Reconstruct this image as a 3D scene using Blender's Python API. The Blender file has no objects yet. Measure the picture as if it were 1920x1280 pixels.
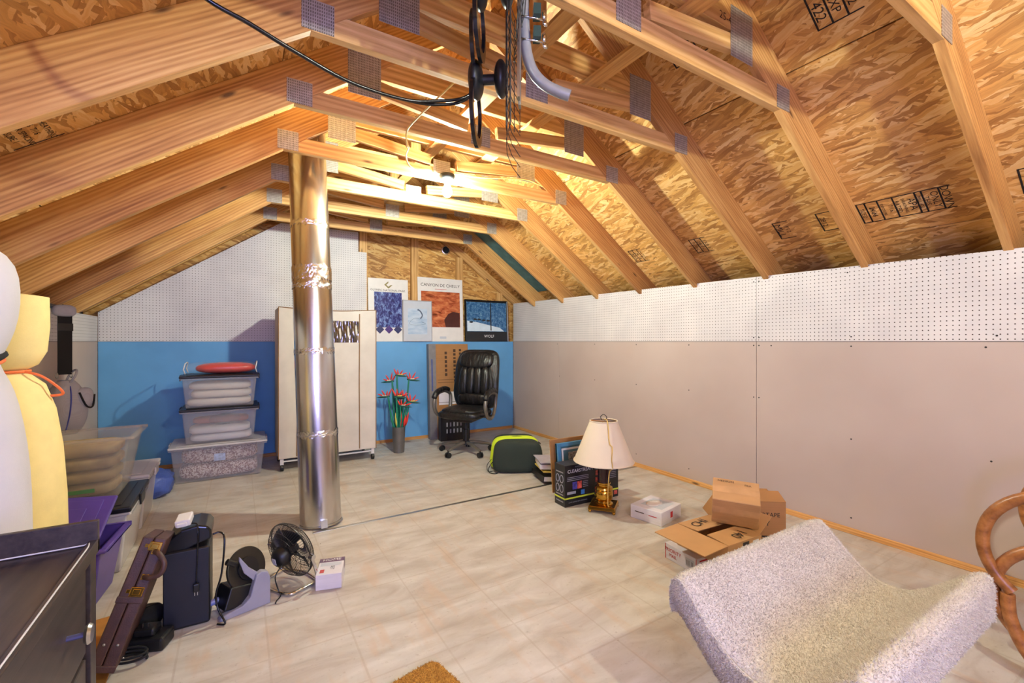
import bpy, bmesh, math, random
from mathutils import Vector, Matrix, Euler
random.seed(7)
R = math.radians
PI = math.pi
SC = bpy.context.scene
COL = SC.collection

# ------------------------------------------------------------------ camera
CAM_YAW = 0.54845
cd = bpy.data.cameras.new('camera'); cam = bpy.data.objects.new('camera', cd); COL.objects.link(cam)
cam.location = (0, 0, 1.22); cam.rotation_euler = (PI / 2, 0, -CAM_YAW)
cd.sensor_width = 36; cd.lens = 838 / 1920 * 36; cd.clip_start = 0.02
SC.camera = cam
# ------------------------------------------------------------------ world: cool daylight, reaches the loft only through the gable window
W = bpy.data.worlds.new('sky'); SC.world = W; W.use_nodes = True
W.node_tree.nodes['Background'].inputs[0].default_value = (0.36, 0.40, 1.0, 1)
W.node_tree.nodes['Background'].inputs[1].default_value = 27.0
pl = bpy.data.lights.new('window_portal', 'AREA'); pl.shape = 'RECTANGLE'; pl.size = 1.3; pl.size_y = 1.1
pl.cycles.is_portal = True
po = bpy.data.objects.new('window_portal', pl); COL.objects.link(po)
po.location = (-0.05, -1.76, 1.45); po.rotation_euler = (R(90), 0, 0)
BULB_WARM = (0.90, 0.98, 0.84); BULB_POWER = 2600.0        # radiance of the naked bulbs
vs = SC.view_settings
SC.display_settings.display_device = 'sRGB'
vs.view_transform = 'Standard'; vs.look = 'None'; vs.gamma = 1.0; vs.exposure = 0.0; vs.use_curve_mapping = False

# ------------------------------------------------------------------ helpers
def lin(c):
    return tuple(((x / 255) / 12.92 if x / 255 <= 0.04045 else ((x / 255 + 0.055) / 1.055) ** 2.4) for x in c)
def rgb(*c):
    return lin(c) + (1.0,)

class NT:
    def __init__(s, name):
        s.m = bpy.data.materials.new(name); s.m.use_nodes = True
        s.t = s.m.node_tree; s.b = s.t.nodes['Principled BSDF']; s.out = s.t.nodes['Material Output']
    def n(s, t, **k):
        x = s.t.nodes.new(t)
        for a, v in k.items(): setattr(x, a, v)
        return x
    def l(s, a, b): s.t.links.new(a, b)
    def co(s, scale=(1, 1, 1), rot=(0, 0, 0), rnd=0, kind='Object', src=None, loc=(0, 0, 0)):
        mp = s.n('ShaderNodeMapping'); mp.inputs['Scale'].default_value = scale; mp.inputs['Rotation'].default_value = rot
        mp.inputs['Location'].default_value = loc
        if src is None:
            tc = s.n('ShaderNodeTexCoord'); src = tc.outputs[kind]
        if rnd:
            oi = s.n('ShaderNodeObjectInfo'); mu = s.n('ShaderNodeMath', operation='MULTIPLY'); mu.inputs[1].default_value = rnd
            s.l(oi.outputs['Random'], mu.inputs[0])
            ad = s.n('ShaderNodeVectorMath', operation='ADD'); s.l(src, ad.inputs[0]); s.l(mu.outputs[0], ad.inputs[1]); src = ad.outputs[0]
        s.l(src, mp.inputs[0]); return mp.outputs[0]
    def noise(s, vec, scale=5, detail=3, rough=0.55, dist=0):
        x = s.n('ShaderNodeTexNoise'); x.inputs['Scale'].default_value = scale; x.inputs['Detail'].default_value = detail
        x.inputs['Roughness'].default_value = rough; x.inputs['Distortion'].default_value = dist
        s.l(vec, x.inputs['Vector']); return x.outputs['Fac']
    def ramp(s, fac, stops, interp='LINEAR'):
        x = s.n('ShaderNodeValToRGB'); x.color_ramp.interpolation = interp
        e = x.color_ramp.elements
        while len(e) < len(stops): e.new(0.5)
        for q, (p, c) in zip(e, stops): q.position = p; q.color = c if len(c) == 4 else tuple(c) + (1,)
        s.l(fac, x.inputs[0]); return x.outputs[0]
    def mix(s, fac, a, b, mode='MIX'):
        x = s.n('ShaderNodeMix', data_type='RGBA', blend_type=mode)
        for sock, v in ((x.inputs[0], fac), (x.inputs[6], a), (x.inputs[7], b)):
            if hasattr(v, 'links'): s.l(v, sock)
            else: sock.default_value = v
        return x.outputs[2]
    def math(s, op, a, b=0.0):
        x = s.n('ShaderNodeMath', operation=op)
        for sock, v in ((x.inputs[0], a), (x.inputs[1], b)):
            if hasattr(v, 'links'): s.l(v, sock)
            else: sock.default_value = v
        return x.outputs[0]
    def bump(s, h, strength=0.3, dist=0.01):
        x = s.n('ShaderNodeBump'); x.inputs['Strength'].default_value = strength; x.inputs['Distance'].default_value = dist
        s.l(h, x.inputs['Height']); s.l(x.outputs[0], s.b.inputs['Normal'])
    def set(s, color=None, rough=None, metal=None, **k):
        if color is not None:
            if hasattr(color, 'links'): s.l(color, s.b.inputs['Base Color'])
            else: s.b.inputs['Base Color'].default_value = color
        if rough is not None:
            if hasattr(rough, 'links'): s.l(rough, s.b.inputs['Roughness'])
            else: s.b.inputs['Roughness'].default_value = rough
        if metal is not None: s.b.inputs['Metallic'].default_value = metal
        for a, v in k.items(): s.b.inputs[a].default_value = v
        return s.m

def plain(name, c, rough=0.5, metal=0.0, var=0.06, scale=12, bump=0.0, bscale=60, **k):
    t = NT(name); v = t.co()
    base = rgb(*c)
    nz = t.noise(v, scale, 4)
    dk = tuple(x * (1 - var * 2) for x in base[:3]) + (1,); lt = tuple(min(1, x * (1 + var * 2)) for x in base[:3]) + (1,)
    t.set(t.ramp(nz, [(0.3, dk), (0.7, lt)]), rough, metal, **k)
    if bump: t.bump(t.noise(v, bscale, 4), bump, 0.004)
    return t.m

def wood(name, dark, mid, light, ring=26.0, knots=True, rough=0.6, rnd=9.0):
    """grain runs along the local X axis of every board"""
    t = NT(name)
    v = t.co(rnd=rnd)
    warp = t.noise(t.co((0.7, 3, 3), src=v), 2.2, 2)
    st = t.noise(t.co((1.3, 26, 26), src=v), 3.0, 5, 0.6)
    wv = t.n('ShaderNodeTexWave', wave_type='BANDS', bands_direction='Z')
    wv.inputs['Scale'].default_value = ring / 9; wv.inputs['Distortion'].default_value = 9.0
    wv.inputs['Detail'].default_value = 2.5; wv.inputs['Detail Scale'].default_value = 0.9
    t.l(t.co((0.35, 3.5, 6.0), src=v), wv.inputs['Vector'])
    f = t.math('ADD', t.math('MULTIPLY', wv.outputs['Fac'], 0.16), t.math('MULTIPLY', st, 0.50))
    f = t.math('ADD', f, t.math('MULTIPLY', warp, 0.42))
    col = t.ramp(f, [(0.30, rgb(*dark)), (0.52, rgb(*mid)), (0.78, rgb(*light))])
    if knots:
        vo = t.n('ShaderNodeTexVoronoi'); vo.inputs['Scale'].default_value = 1.0
        t.l(t.co((2.3, 7, 9), src=v), vo.inputs['Vector'])
        k = t.ramp(vo.outputs['Distance'], [(0.045, (1, 1, 1, 1)), (0.11, (0, 0, 0, 1))])
        col = t.mix(t.math('MULTIPLY', k, 0.85), col, rgb(70, 36, 18))
    oi = t.n('ShaderNodeObjectInfo')
    br = t.ramp(oi.outputs['Random'], [(0, (0.84, 0.80, 0.76, 1)), (1, (1.10, 1.08, 1.04, 1))])
    t.set(t.mix(1.0, col, br, 'MULTIPLY'), rough)
    t.bump(f, 0.25, 0.003)
    return t.m

def osb(name, tint=(1, 1, 1), dark=(148, 96, 46), mid=(230, 176, 100), light=(254, 226, 168), rot=0.0):
    t = NT(name); v0 = t.co(rnd=7.0, rot=(0, 0, rot))
    nz = t.n('ShaderNodeTexNoise'); nz.inputs['Scale'].default_value = 22; t.l(v0, nz.inputs['Vector'])
    sc = t.n('ShaderNodeVectorMath', operation='SCALE'); sc.inputs['Scale'].default_value = 0.024; t.l(nz.outputs['Color'], sc.inputs[0])
    ad = t.n('ShaderNodeVectorMath', operation='ADD'); t.l(v0, ad.inputs[0]); t.l(sc.outputs[0], ad.inputs[1]); v = ad.outputs[0]
    col = None; hgt = None
    for i, (ang, sx, sy, thr) in enumerate(((5, 5.5, 24, -1), (-24, 7, 28, .40), (31, 7, 26, .45), (-52, 8, 28, .55), (12, 6, 40, .45), (74, 10, 30, .68), (-9, 6, 34, .45), (40, 9, 42, .64), (-36, 8, 52, .62), (2, 7, 64, .55), (18, 7, 48, .6))):
        vo = t.n('ShaderNodeTexVoronoi', voronoi_dimensions='2D'); vo.inputs['Scale'].default_value = 1.0; vo.inputs['Randomness'].default_value = 1.0
        r1 = t.co((1, 1, 1), rot=(0, 0, R(ang)), src=v, loc=(i * 1.7, i * .9, 0))
        t.l(t.co((sx, sy, 1), src=r1), vo.inputs['Vector'])
        sp = t.n('ShaderNodeSeparateColor'); t.l(vo.outputs['Color'], sp.inputs[0])
        fine = t.noise(t.co((6, 120, 1), src=r1), 1.0, 3)
        val = t.math('ADD', t.math('MULTIPLY', sp.outputs[0], 0.60), t.math('MULTIPLY', fine, 0.42))
        c = t.ramp(val, [(0.06, rgb(*dark)), (0.34, rgb(*[(a * .55 + b * .45) for a, b in zip(mid, dark)])), (0.58, rgb(*mid)), (0.96, rgb(*light))])
        if col is None: col, hgt = c, val
        else:
            m = t.math('GREATER_THAN', sp.outputs[1], thr)
            col = t.mix(m, col, c)
            x = t.n('ShaderNodeMix', data_type='FLOAT'); t.l(m, x.inputs[0]); t.l(hgt, x.inputs[2]); t.l(val, x.inputs[3]); hgt = x.outputs[0]
    big = t.noise(v0, 1.6, 2)
    col = t.mix(1.0, col, t.ramp(big, [(0.3, (0.80, 0.76, 0.72, 1)), (0.7, (1.06, 1.04, 1.0, 1))]), 'MULTIPLY')
    col = t.mix(1.0, col, tuple(tint) + (1,), 'MULTIPLY')
    t.set(col, 0.62); t.bump(hgt, 0.35, 0.004)
    return t.m

def pegboard(name, ax=('Y', 'Z')):
    """one-inch grid of drilled holes; ax = the two world axes of the board"""
    t = NT(name); tc = t.n('ShaderNodeTexCoord'); sp = t.n('ShaderNodeSeparateXYZ'); t.l(tc.outputs['Object'], sp.inputs[0])
    ds = []
    for a in ax:
        m = t.math('MULTIPLY', sp.outputs[a], 1 / 0.0254); fr = t.math('FRACT', m); ds.append(t.math('SUBTRACT', fr, 0.5))
    d = t.math('SQRT', t.math('ADD', t.math('MULTIPLY', ds[0], ds[0]), t.math('MULTIPLY', ds[1], ds[1])))
    hole = t.math('LESS_THAN', d, 0.125)
    nz = t.noise(tc.outputs['Object'], 3, 3)
    base = t.ramp(nz, [(0.3, rgb(206, 200, 200)), (0.7, rgb(222, 216, 214))])
    t.set(t.mix(hole, base, rgb(58, 42, 34)), 0.55)
    h = t.math('SUBTRACT', 1.0, hole); t.bump(h, 0.6, 0.004)
    return t.m

M = {}
M['rafter'] = wood('douglas_fir', (146, 94, 46), (196, 143, 82), (226, 182, 116))
M['pine'] = wood('spruce_lumber', (166, 114, 58), (212, 164, 98), (238, 198, 136), ring=14)
M['trim'] = wood('pine_trim', (160, 104, 52), (206, 150, 84), (230, 180, 116), ring=30)
M['osb'] = osb('oriented_strand_board')
M['osb_wall'] = osb('wall_strand_board', (0.82, 0.78, 0.66), rot=0.0)
M['teal_board'] = plain('teal_coated_sheathing', (62, 106, 114), 0.6, var=0.15, scale=8)
M['dark_backing'] = plain('added_dark_backing', (26, 30, 34), 0.9)
M['plate'] = None
def plate_mat():
    t = NT('galvanised_tooth_plate'); tc = t.n('ShaderNodeTexCoord'); sp = t.n('ShaderNodeSeparateXYZ'); t.l(tc.outputs['Object'], sp.inputs[0])
    a = t.math('FRACT', t.math('MULTIPLY', sp.outputs['X'], 1 / 0.008)); b = t.math('FRACT', t.math('MULTIPLY', sp.outputs['Z'], 1 / 0.013))
    s1 = t.math('MULTIPLY', t.math('GREATER_THAN', a, 0.55), t.math('GREATER_THAN', b, 0.38))
    nz = t.noise(tc.outputs['Object'], 40, 3)
    col = t.mix(s1, t.ramp(nz, [(0.3, rgb(164, 156, 146)), (0.7, rgb(196, 188, 178))]), rgb(112, 103, 92))
    t.set(col, 0.45, 0.35); t.bump(t.math('SUBTRACT', 1.0, s1), 0.8, 0.004); return t.m
M['plate'] = plate_mat()
def drywall_mat():
    t = NT('unpainted_drywall'); v = t.co()
    c = t.ramp(t.noise(v, 1.3, 3), [(0.3, rgb(184, 165, 155)), (0.7, rgb(196, 178, 168))])
    t.set(c, 0.75); t.bump(t.noise(v, 180, 2), 0.05, 0.002); return t.m
M['drywall'] = drywall_mat()
M['foam_blue'] = plain('blue_foam_board', (96, 158, 208), 0.55, var=0.05, scale=2.0)
M['peg_right'] = pegboard('white_pegboard_side', ('Y', 'Z'))
M['peg_back'] = pegboard('white_pegboard_gable', ('X', 'Z'))
def vinyl():
    t = NT('marbled_sheet_vinyl'); tc = t.n('ShaderNodeTexCoord'); o = tc.outputs['Object']
    n1 = t.noise(t.co((1.0, 2.6, 1), rot=(0, 0, 0.5), src=o), 3.2, 5, 0.6, 0.6)
    n2 = t.noise(o, 38, 4, 0.7)
    n3 = t.noise(t.co((5, 1.2, 1), rot=(0, 0, -0.4), src=o), 2.2, 3)
    col = t.ramp(n1, [(0.30, rgb(172, 160, 147)), (0.50, rgb(192, 184, 174)), (0.72, rgb(208, 202, 194))])
    col = t.mix(t.ramp(n2, [(0.60, (0, 0, 0, 1)), (0.72, (0.55, 0.55, 0.55, 1))]), col, rgb(152, 136, 120))
    col = t.mix(t.ramp(n3, [(0.54, (0, 0, 0, 1)), (0.68, (0.55, 0.55, 0.55, 1))]), col, rgb(196, 170, 146))
    sp = t.n('ShaderNodeSeparateXYZ'); t.l(o, sp.inputs[0]); g = None
    for a, off in (('X', 0.10), ('Y', 0.12)):
        fr = t.math('FRACT', t.math('ADD', t.math('MULTIPLY', sp.outputs[a], 1 / 0.305), -off / 0.305 + 20.5))
        d = t.math('ABSOLUTE', t.math('SUBTRACT', fr, 0.5)); ln = t.math('LESS_THAN', d, 0.013)
        g = ln if g is None else t.math('MAXIMUM', g, ln)
    col = t.mix(t.math('MULTIPLY', g, 0.30), col, rgb(164, 146, 126))
    vo = t.n('ShaderNodeTexVoronoi'); vo.inputs['Scale'].default_value = 3.2; t.l(o, vo.inputs['Vector'])
    col = t.mix(t.math('LESS_THAN', vo.outputs['Distance'], 0.012), col, rgb(40, 30, 24))
    t.set(col, 0.42)
    wr = t.noise(t.co((0.8, 3.0, 1), rot=(0, 0, 0.45), src=o), 1.6, 2)
    t.bump(t.math('ADD', t.math('MULTIPLY', g, -0.03), wr), 0.35, 0.05); return t.m
M['vinyl'] = vinyl()
def foil():
    t = NT('galvanised_flue_steel'); v = t.co()
    n = t.noise(t.co((1, 1, 0.25), src=v), 9, 3)
    c = t.ramp(n, [(0.3, rgb(186, 184, 186)), (0.7, rgb(214, 212, 212))])
    t.set(c, 0.22, 1.0); t.b.inputs['Anisotropic'].default_value = 0.4
    t.bump(t.noise(t.co((1, 1, 0.12), src=v), 7, 2), 0.10, 0.02); return t.m
M['flue'] = foil()
M['tape'] = plain('crinkled_foil_tape', (214, 214, 216), 0.16, 1.0, bump=1.0, bscale=70)
M['steel'] = plain('bright_steel', (190, 190, 188), 0.3, 1.0)
M['chrome'] = plain('chrome_tube', (210, 210, 212), 0.12, 1.0, var=0.02)
M['dark_metal'] = plain('dark_grey_metal', (62, 60, 60), 0.4, 0.6)
M['black_plastic'] = plain('black_plastic', (20, 20, 22), 0.42)
M['black_gloss'] = plain('glossy_black_plastic', (14, 14, 18), 0.2)
M['white_plastic'] = plain('white_plastic', (214, 210, 210), 0.4, var=0.02)
M['grey_plastic'] = plain('lavender_grey_plastic', (150, 150, 166), 0.42, var=0.03)
M['ink'] = plain('black_ink', (26, 20, 18), 0.8)
M['ink_faint'] = plain('faded_ink', (70, 46, 30), 0.8)
M['white_ink'] = plain('white_print', (226, 226, 226), 0.6)
M['red_ink'] = plain('red_print', (190, 36, 40), 0.6)
M['brass'] = plain('polished_brass', (196, 150, 60), 0.18, 1.0, var=0.05)
M['paper'] = plain('white_paper', (224, 220, 218), 0.7, var=0.03)
M['black_lid'] = plain('black_lid_plastic', (24, 22, 24), 0.38)
M['purple'] = plain('purple_plastic', (84, 62, 150), 0.35, var=0.05)
M['purple_dark'] = plain('purple_lid_plastic', (72, 52, 136), 0.38, var=0.06)
def cardboard(name, c):
    t = NT(name); v = t.co(rnd=3)
    st = t.noise(t.co((4, 4, 160), src=v), 1.0, 2); n = t.noise(v, 6, 4)
    f = t.math('ADD', t.math('MULTIPLY', st, 0.4), t.math('MULTIPLY', n, 0.6))
    b = rgb(*c); t.set(t.ramp(f, [(0.3, tuple(x * .86 for x in b[:3]) + (1,)), (0.7, tuple(x * 1.08 for x in b[:3]) + (1,))]), 0.72)
    t.bump(st, 0.08, 0.002); return t.m
M['card'] = cardboard('corrugated_cardboard', (190, 144, 96))
M['card_dark'] = cardboard('brown_cardboard', (166, 118, 70))
M['card_white'] = cardboard('white_cardboard', (222, 216, 222))
def clear(name, c, alpha, rough=0.18):
    t = NT(name); v = t.co(); t.set(t.ramp(t.noise(v, 5, 3), [(0.3, tuple(x * .9 for x in rgb(*c)[:3]) + (1,)), (0.7, rgb(*c))]), rough, Alpha=alpha); return t.m
M['clear'] = clear('frosted_clear_plastic', (200, 194, 202), 0.20)
M['clear_tan'] = clear('smoky_clear_plastic', (196, 184, 166), 0.24)
M['milky'] = clear('milky_plastic', (226, 218, 218), 0.72)
M['film'] = clear('clear_film', (236, 236, 240), 0.07, 0.06)
def fabric(name, c, sc=260, var=0.10, rough=0.9, bump=0.3, big=4.0, bigbump=0.0):
    t = NT(name); v = t.co(); b = rgb(*c)
    w1 = t.n('ShaderNodeTexWave', bands_direction='X'); w1.inputs['Scale'].default_value = sc / 4; t.l(v, w1.inputs['Vector'])
    w2 = t.n('ShaderNodeTexWave', bands_direction='Z'); w2.inputs['Scale'].default_value = sc / 4; t.l(v, w2.inputs['Vector'])
    wv = t.math('MULTIPLY', w1.outputs['Fac'], w2.outputs['Fac']); n = t.noise(v, big, 4)
    f = t.math('ADD', t.math('MULTIPLY', wv, 0.2), t.math('MULTIPLY', n, 0.8))
    t.set(t.ramp(f, [(0.2, tuple(x * (1 - 2 * var) for x in b[:3]) + (1,)), (0.7, tuple(min(1, x * (1 + var)) for x in b[:3]) + (1,))]), rough)
    h = t.math('ADD', t.math('MULTIPLY', wv, 0.05), t.math('MULTIPLY', t.noise(v, 9, 3), bigbump)); t.bump(h, bump, 0.02); return t.m
M['canvas'] = fabric('natural_canvas', (206, 196, 186), 420, bigbump=0.25)
M['canvas_trim'] = fabric('tan_binding', (140, 104, 66), 400)
M['white_cloth'] = fabric('white_sheet', (208, 203, 210), 1600, 0.05, bigbump=0.8)
M['linen'] = fabric('ivory_linen', (216, 206, 196), 1600, 0.06, bigbump=0.6)
M['foam_yellow'] = plain('yellow_foam', (240, 216, 148), 0.9, var=0.03, bump=0.1, bscale=200)
M['orange'] = plain('orange_cord', (236, 116, 60), 0.7)
M['grey_fabric'] = fabric('grey_nylon', (168, 164, 172), 500, bigbump=0.4)
M['black_fabric'] = fabric('black_webbing', (24, 22, 24), 500)
M['bag_green'] = fabric('dark_green_nylon', (40, 50, 44), 500, bigbump=0.6)
M['lime'] = fabric('lime_nylon', (196, 220, 40), 500, 0.05)
M['blue_bag'] = fabric('blue_plastic_bag', (70, 92, 170), 100, 0.15, 0.4, bigbump=1.2)
def leather():
    t = NT('black_leather'); v = t.co()
    fold = t.noise(t.co((9, 9, 1.6), src=v), 2.0, 3); g = t.noise(v, 140, 3)
    t.set(t.ramp(fold, [(0.3, rgb(14, 13, 14)), (0.7, rgb(26, 24, 25))]), 0.36)
    t.bump(t.math('ADD', t.math('MULTIPLY', fold, 1.0), t.math('MULTIPLY', g, 0.06)), 0.55, 0.03); return t.m
M['leather'] = leather()
M['brown_leather'] = plain('burgundy_brown_leather', (74, 46, 40), 0.45, var=0.12, scale=30, bump=0.25, bscale=240)
M['arm_metal'] = plain('pewter_paint', (120, 114, 106), 0.35, 0.5)
M['rattan'] = wood('rattan_cane', (112, 66, 30), (160, 102, 52), (190, 130, 74), ring=8, knots=False, rough=0.35)
def espresso():
    t = NT('espresso_wood_veneer'); v = t.co()
    n = t.noise(t.co((26, 2.2, 26), src=v), 1.6, 4, 0.6)
    t.set(t.ramp(n, [(0.3, rgb(40, 32, 32)), (0.7, rgb(70, 58, 54))]), 0.38); t.bump(n, 0.15, 0.003); return t.m
M['espresso'] = espresso()
M['dark_inside'] = plain('black_interior_board', (20, 20, 26), 0.6)
def fleece(name, c1, c2):
    t = NT(name); v = t.co()
    f = t.math('ADD', t.math('MULTIPLY', t.noise(v, 130, 4, 0.7), 0.8), t.math('MULTIPLY', t.noise(v, 5, 3), 0.2))
    t.set(t.ramp(f, [(0.3, rgb(*c1)), (0.65, rgb(*c2))]), 0.95); t.bump(t.noise(v, 260, 3), 0.7, 0.006); return t.m
M['fleece'] = fleece('cream_fleece', (182, 170, 156), (230, 223, 211))
M['gold_mat'] = fleece('golden_mat_pile', (150, 100, 36), (206, 152, 62))

class MB:
    def __init__(s): s.v = []; s.f = []
    def add(s, vs, fs):
        o = len(s.v); s.v += [tuple(p) for p in vs]; s.f += [tuple(i + o for i in q) for q in fs]; return s
    def box(s, x0, x1, y0, y1, z0, z1):
        return s.fbox((x0, x1, y0, y1, z0), (x0, x1, y0, y1, z1))
    def fbox(s, a, b):
        vs = []
        for x0, x1, y0, y1, z in (a, b): vs += [(x0, y0, z), (x1, y0, z), (x1, y1, z), (x0, y1, z)]
        return s.add(vs, [(3, 2, 1, 0), (4, 5, 6, 7), (0, 1, 5, 4), (1, 2, 6, 5), (2, 3, 7, 6), (3, 0, 4, 7)])
    def cyl(s, p0, p1, r0, r1=None, n=12, cap=True):
        r1 = r0 if r1 is None else r1
        p0, p1 = Vector(p0), Vector(p1); d = (p1 - p0).normalized(); a = d.orthogonal().normalized(); b = d.cross(a)
        vs = [p + (a * math.cos(2 * PI * i / n) + b * math.sin(2 * PI * i / n)) * r for p, r in ((p0, r0), (p1, r1)) for i in range(n)]
        fs = [(i, (i + 1) % n, n + (i + 1) % n, n + i) for i in range(n)]
        if cap: fs += [tuple(range(n - 1, -1, -1)), tuple(range(n, 2 * n))]
        return s.add(vs, fs)
    def tube(s, pts, r, n=8, closed=False, flat=None):
        pts = [Vector(p) for p in pts]; m = len(pts); vs = []; nrm = None
        for i, p in enumerate(pts):
            t = (pts[(i + 1) % m] - pts[i - 1]) if closed else (pts[min(i + 1, m - 1)] - pts[max(i - 1, 0)])
            t.normalize()
            if nrm is None: nrm = t.orthogonal().normalized()
            nrm = (nrm - t * nrm.dot(t)).normalized(); b = t.cross(nrm)
            rr = r[i] if isinstance(r, (list, tuple)) else r
            vs += [p + (nrm * math.cos(2 * PI * k / n) + b * math.sin(2 * PI * k / n)) * rr for k in range(n)]
        fs = []
        for i in range(m if closed else m - 1):
            j = (i + 1) % m
            fs += [(i * n + k, i * n + (k + 1) % n, j * n + (k + 1) % n, j * n + k) for k in range(n)]
        if not closed: fs += [tuple(range(n - 1, -1, -1)), tuple(range((m - 1) * n, m * n))]
        return s.add(vs, fs)
    def lathe(s, prof, n=24, cx=0, cy=0, jitter=0):
        vs = [(cx + (r + random.uniform(-jitter, jitter)) * math.cos(2 * PI * i / n), cy + (r + random.uniform(-jitter, jitter)) * math.sin(2 * PI * i / n), z) for r, z in prof for i in range(n)]
        fs = [(j * n + i, j * n + (i + 1) % n, (j + 1) * n + (i + 1) % n, (j + 1) * n + i) for j in range(len(prof) - 1) for i in range(n)]
        if prof[0][0] > 1e-6: fs.append(tuple(range(n - 1, -1, -1)))
        if prof[-1][0] > 1e-6: fs.append(tuple(range((len(prof) - 1) * n, len(prof) * n)))
        return s.add(vs, fs)
    def lathe_open(s, prof, n=32):
        vs = [(r * math.cos(2 * PI * i / n), r * math.sin(2 * PI * i / n), z) for r, z in prof for i in range(n)]
        return s.add(vs, [(j * n + i, j * n + (i + 1) % n, (j + 1) * n + (i + 1) % n, (j + 1) * n + i) for j in range(len(prof) - 1) for i in range(n)])
    def prism(s, poly, y0, y1):
        n = len(poly); vs = [(x, y0, z) for x, z in poly] + [(x, y1, z) for x, z in poly]
        return s.add(vs, [tuple(range(n)), tuple(range(2 * n - 1, n - 1, -1))] + [(i, n + i, n + (i + 1) % n, (i + 1) % n) for i in range(n)])
    def prismz(s, poly, z0, z1):
        n = len(poly); vs = [(x, y, z0) for x, y in poly] + [(x, y, z1) for x, y in poly]
        return s.add(vs, [tuple(range(n - 1, -1, -1)), tuple(range(n, 2 * n))] + [(i, (i + 1) % n, n + (i + 1) % n, n + i) for i in range(n)])
    def grid(s, fn, nu, nv, cu=False):
        vs = [fn(i / (nu if cu else nu - 1), j / (nv - 1)) for j in range(nv) for i in range(nu)]
        fs = [(j * nu + i, j * nu + (i + 1) % nu, (j + 1) * nu + (i + 1) % nu, (j + 1) * nu + i) for j in range(nv - 1) for i in range(nu if cu else nu - 1)]
        return s.add(vs, fs)
    def blob(s, c, r, e=1.0, n=20, m=12, e2=None):
        """super-ellipsoid: e<1 boxy"""
        e2 = e if e2 is None else e2
        pw = lambda x, k: math.copysign(abs(x) ** k, x)
        def fn(u, v):
            a = 2 * PI * u; b = PI * (v - 0.5)
            return (c[0] + r[0] * pw(math.cos(b), e2) * pw(math.cos(a), e), c[1] + r[1] * pw(math.cos(b), e2) * pw(math.sin(a), e), c[2] + r[2] * pw(math.sin(b), e2))
        return s.grid(fn, n, m, True)
    def quad(s, c, rt, up, w, h):
        c, rt, up = Vector(c), Vector(rt).normalized() * w / 2, Vector(up).normalized() * h / 2
        return s.add([c - rt - up, c + rt - up, c + rt + up, c - rt + up], [(0, 1, 2, 3)])
    def xf(s, mat):
        s.v = [tuple(mat @ Vector(p)) for p in s.v]; return s
    def build(s, name, mat, parent=None, smooth=False, bevel=0.0, loc=(0, 0, 0), rot=(0, 0, 0), seg=2, sub=0, solid=0.0, ang=40):
        me = bpy.data.meshes.new(name); me.from_pydata(s.v, [], s.f); me.validate()
        bm = bmesh.new(); bm.from_mesh(me); bmesh.ops.remove_doubles(bm, verts=bm.verts, dist=1e-6); bmesh.ops.recalc_face_normals(bm, faces=bm.faces)
        bm.to_mesh(me); bm.free()
        me.materials.append(M[mat] if isinstance(mat, str) else mat)
        o = bpy.data.objects.new(name, me); COL.objects.link(o); o.location = loc; o.rotation_euler = rot
        if parent is not None: o.parent = parent
        if smooth:
            me.polygons.foreach_set('use_smooth', [True] * len(me.polygons))
            if smooth == 'auto':
                me.set_sharp_from_angle(angle=R(ang))
        if solid: q = o.modifiers.new('thickness', 'SOLIDIFY'); q.thickness = solid
        if bevel:
            q = o.modifiers.new('edge', 'BEVEL'); q.width = bevel; q.segments = seg; q.limit_method = 'ANGLE'; q.angle_limit = R(35)
        if sub: q = o.modifiers.new('smooth', 'SUBSURF'); q.levels = sub; q.render_levels = sub
        return o

def tag(o, label=None, cat=None, group=None, kind=None):
    for k, v in (('label', label), ('category', cat), ('group', group), ('kind', kind)):
        if v: o[k] = v
    return o
def thing(name, label, cat, loc=(0, 0, 0), rz=0.0, group=None, rot=None):
    o = bpy.data.objects.new(name, None); COL.objects.link(o); o.empty_display_size = 0.05
    o.location = loc; o.rotation_euler = rot if rot else (0, 0, rz)
    return tag(o, label, cat, group)
def struct(o): o['kind'] = 'structure'; return o
def sempty(name, loc=(0, 0, 0)):
    o = bpy.data.objects.new(name, None); COL.objects.link(o); o.location = loc; return struct(o)

def text(s, size, c, rt, up, mat, parent, name='printed_text', align='CENTER', stretch=1.0):
    cu = bpy.data.curves.new('t', 'FONT'); cu.body = s; cu.size = size; cu.align_x = align; cu.align_y = 'CENTER'; cu.resolution_u = 2
    ob = bpy.data.objects.new('t', cu); COL.objects.link(ob)
    bpy.context.view_layer.update()
    me = bpy.data.meshes.new_from_object(ob.evaluated_get(bpy.context.evaluated_depsgraph_get()))
    bpy.data.objects.remove(ob); bpy.data.curves.remove(cu)
    rt, up = Vector(rt).normalized(), Vector(up).normalized()
    mt = Matrix((rt * stretch, up, rt.cross(up))).transposed().to_4x4(); mt.translation = Vector(c)
    me.transform(mt); me.materials.clear(); me.materials.append(M[mat]); me.name = name
    o = bpy.data.objects.new(name, me); COL.objects.link(o); o.parent = parent
    return o
def patch(parent, name, c, rt, up, w, h, mat):
    return MB().quad(c, rt, up, w, h).build(name, mat, parent)
def smoothpath(pts, k=6):
    pts = [Vector(p) for p in pts]; out = []
    for i in range(len(pts) - 1):
        p0, p1, p2, p3 = pts[max(i - 1, 0)], pts[i], pts[i + 1], pts[min(i + 2, len(pts) - 1)]
        for j in range(k):
            t = j / k
            out.append(0.5 * ((2 * p1) + (p2 - p0) * t + (2 * p0 - 5 * p1 + 4 * p2 - p3) * t * t + (3 * p1 - p0 - 3 * p2 + p3) * t ** 3))
    out.append(pts[-1]); return out

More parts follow.
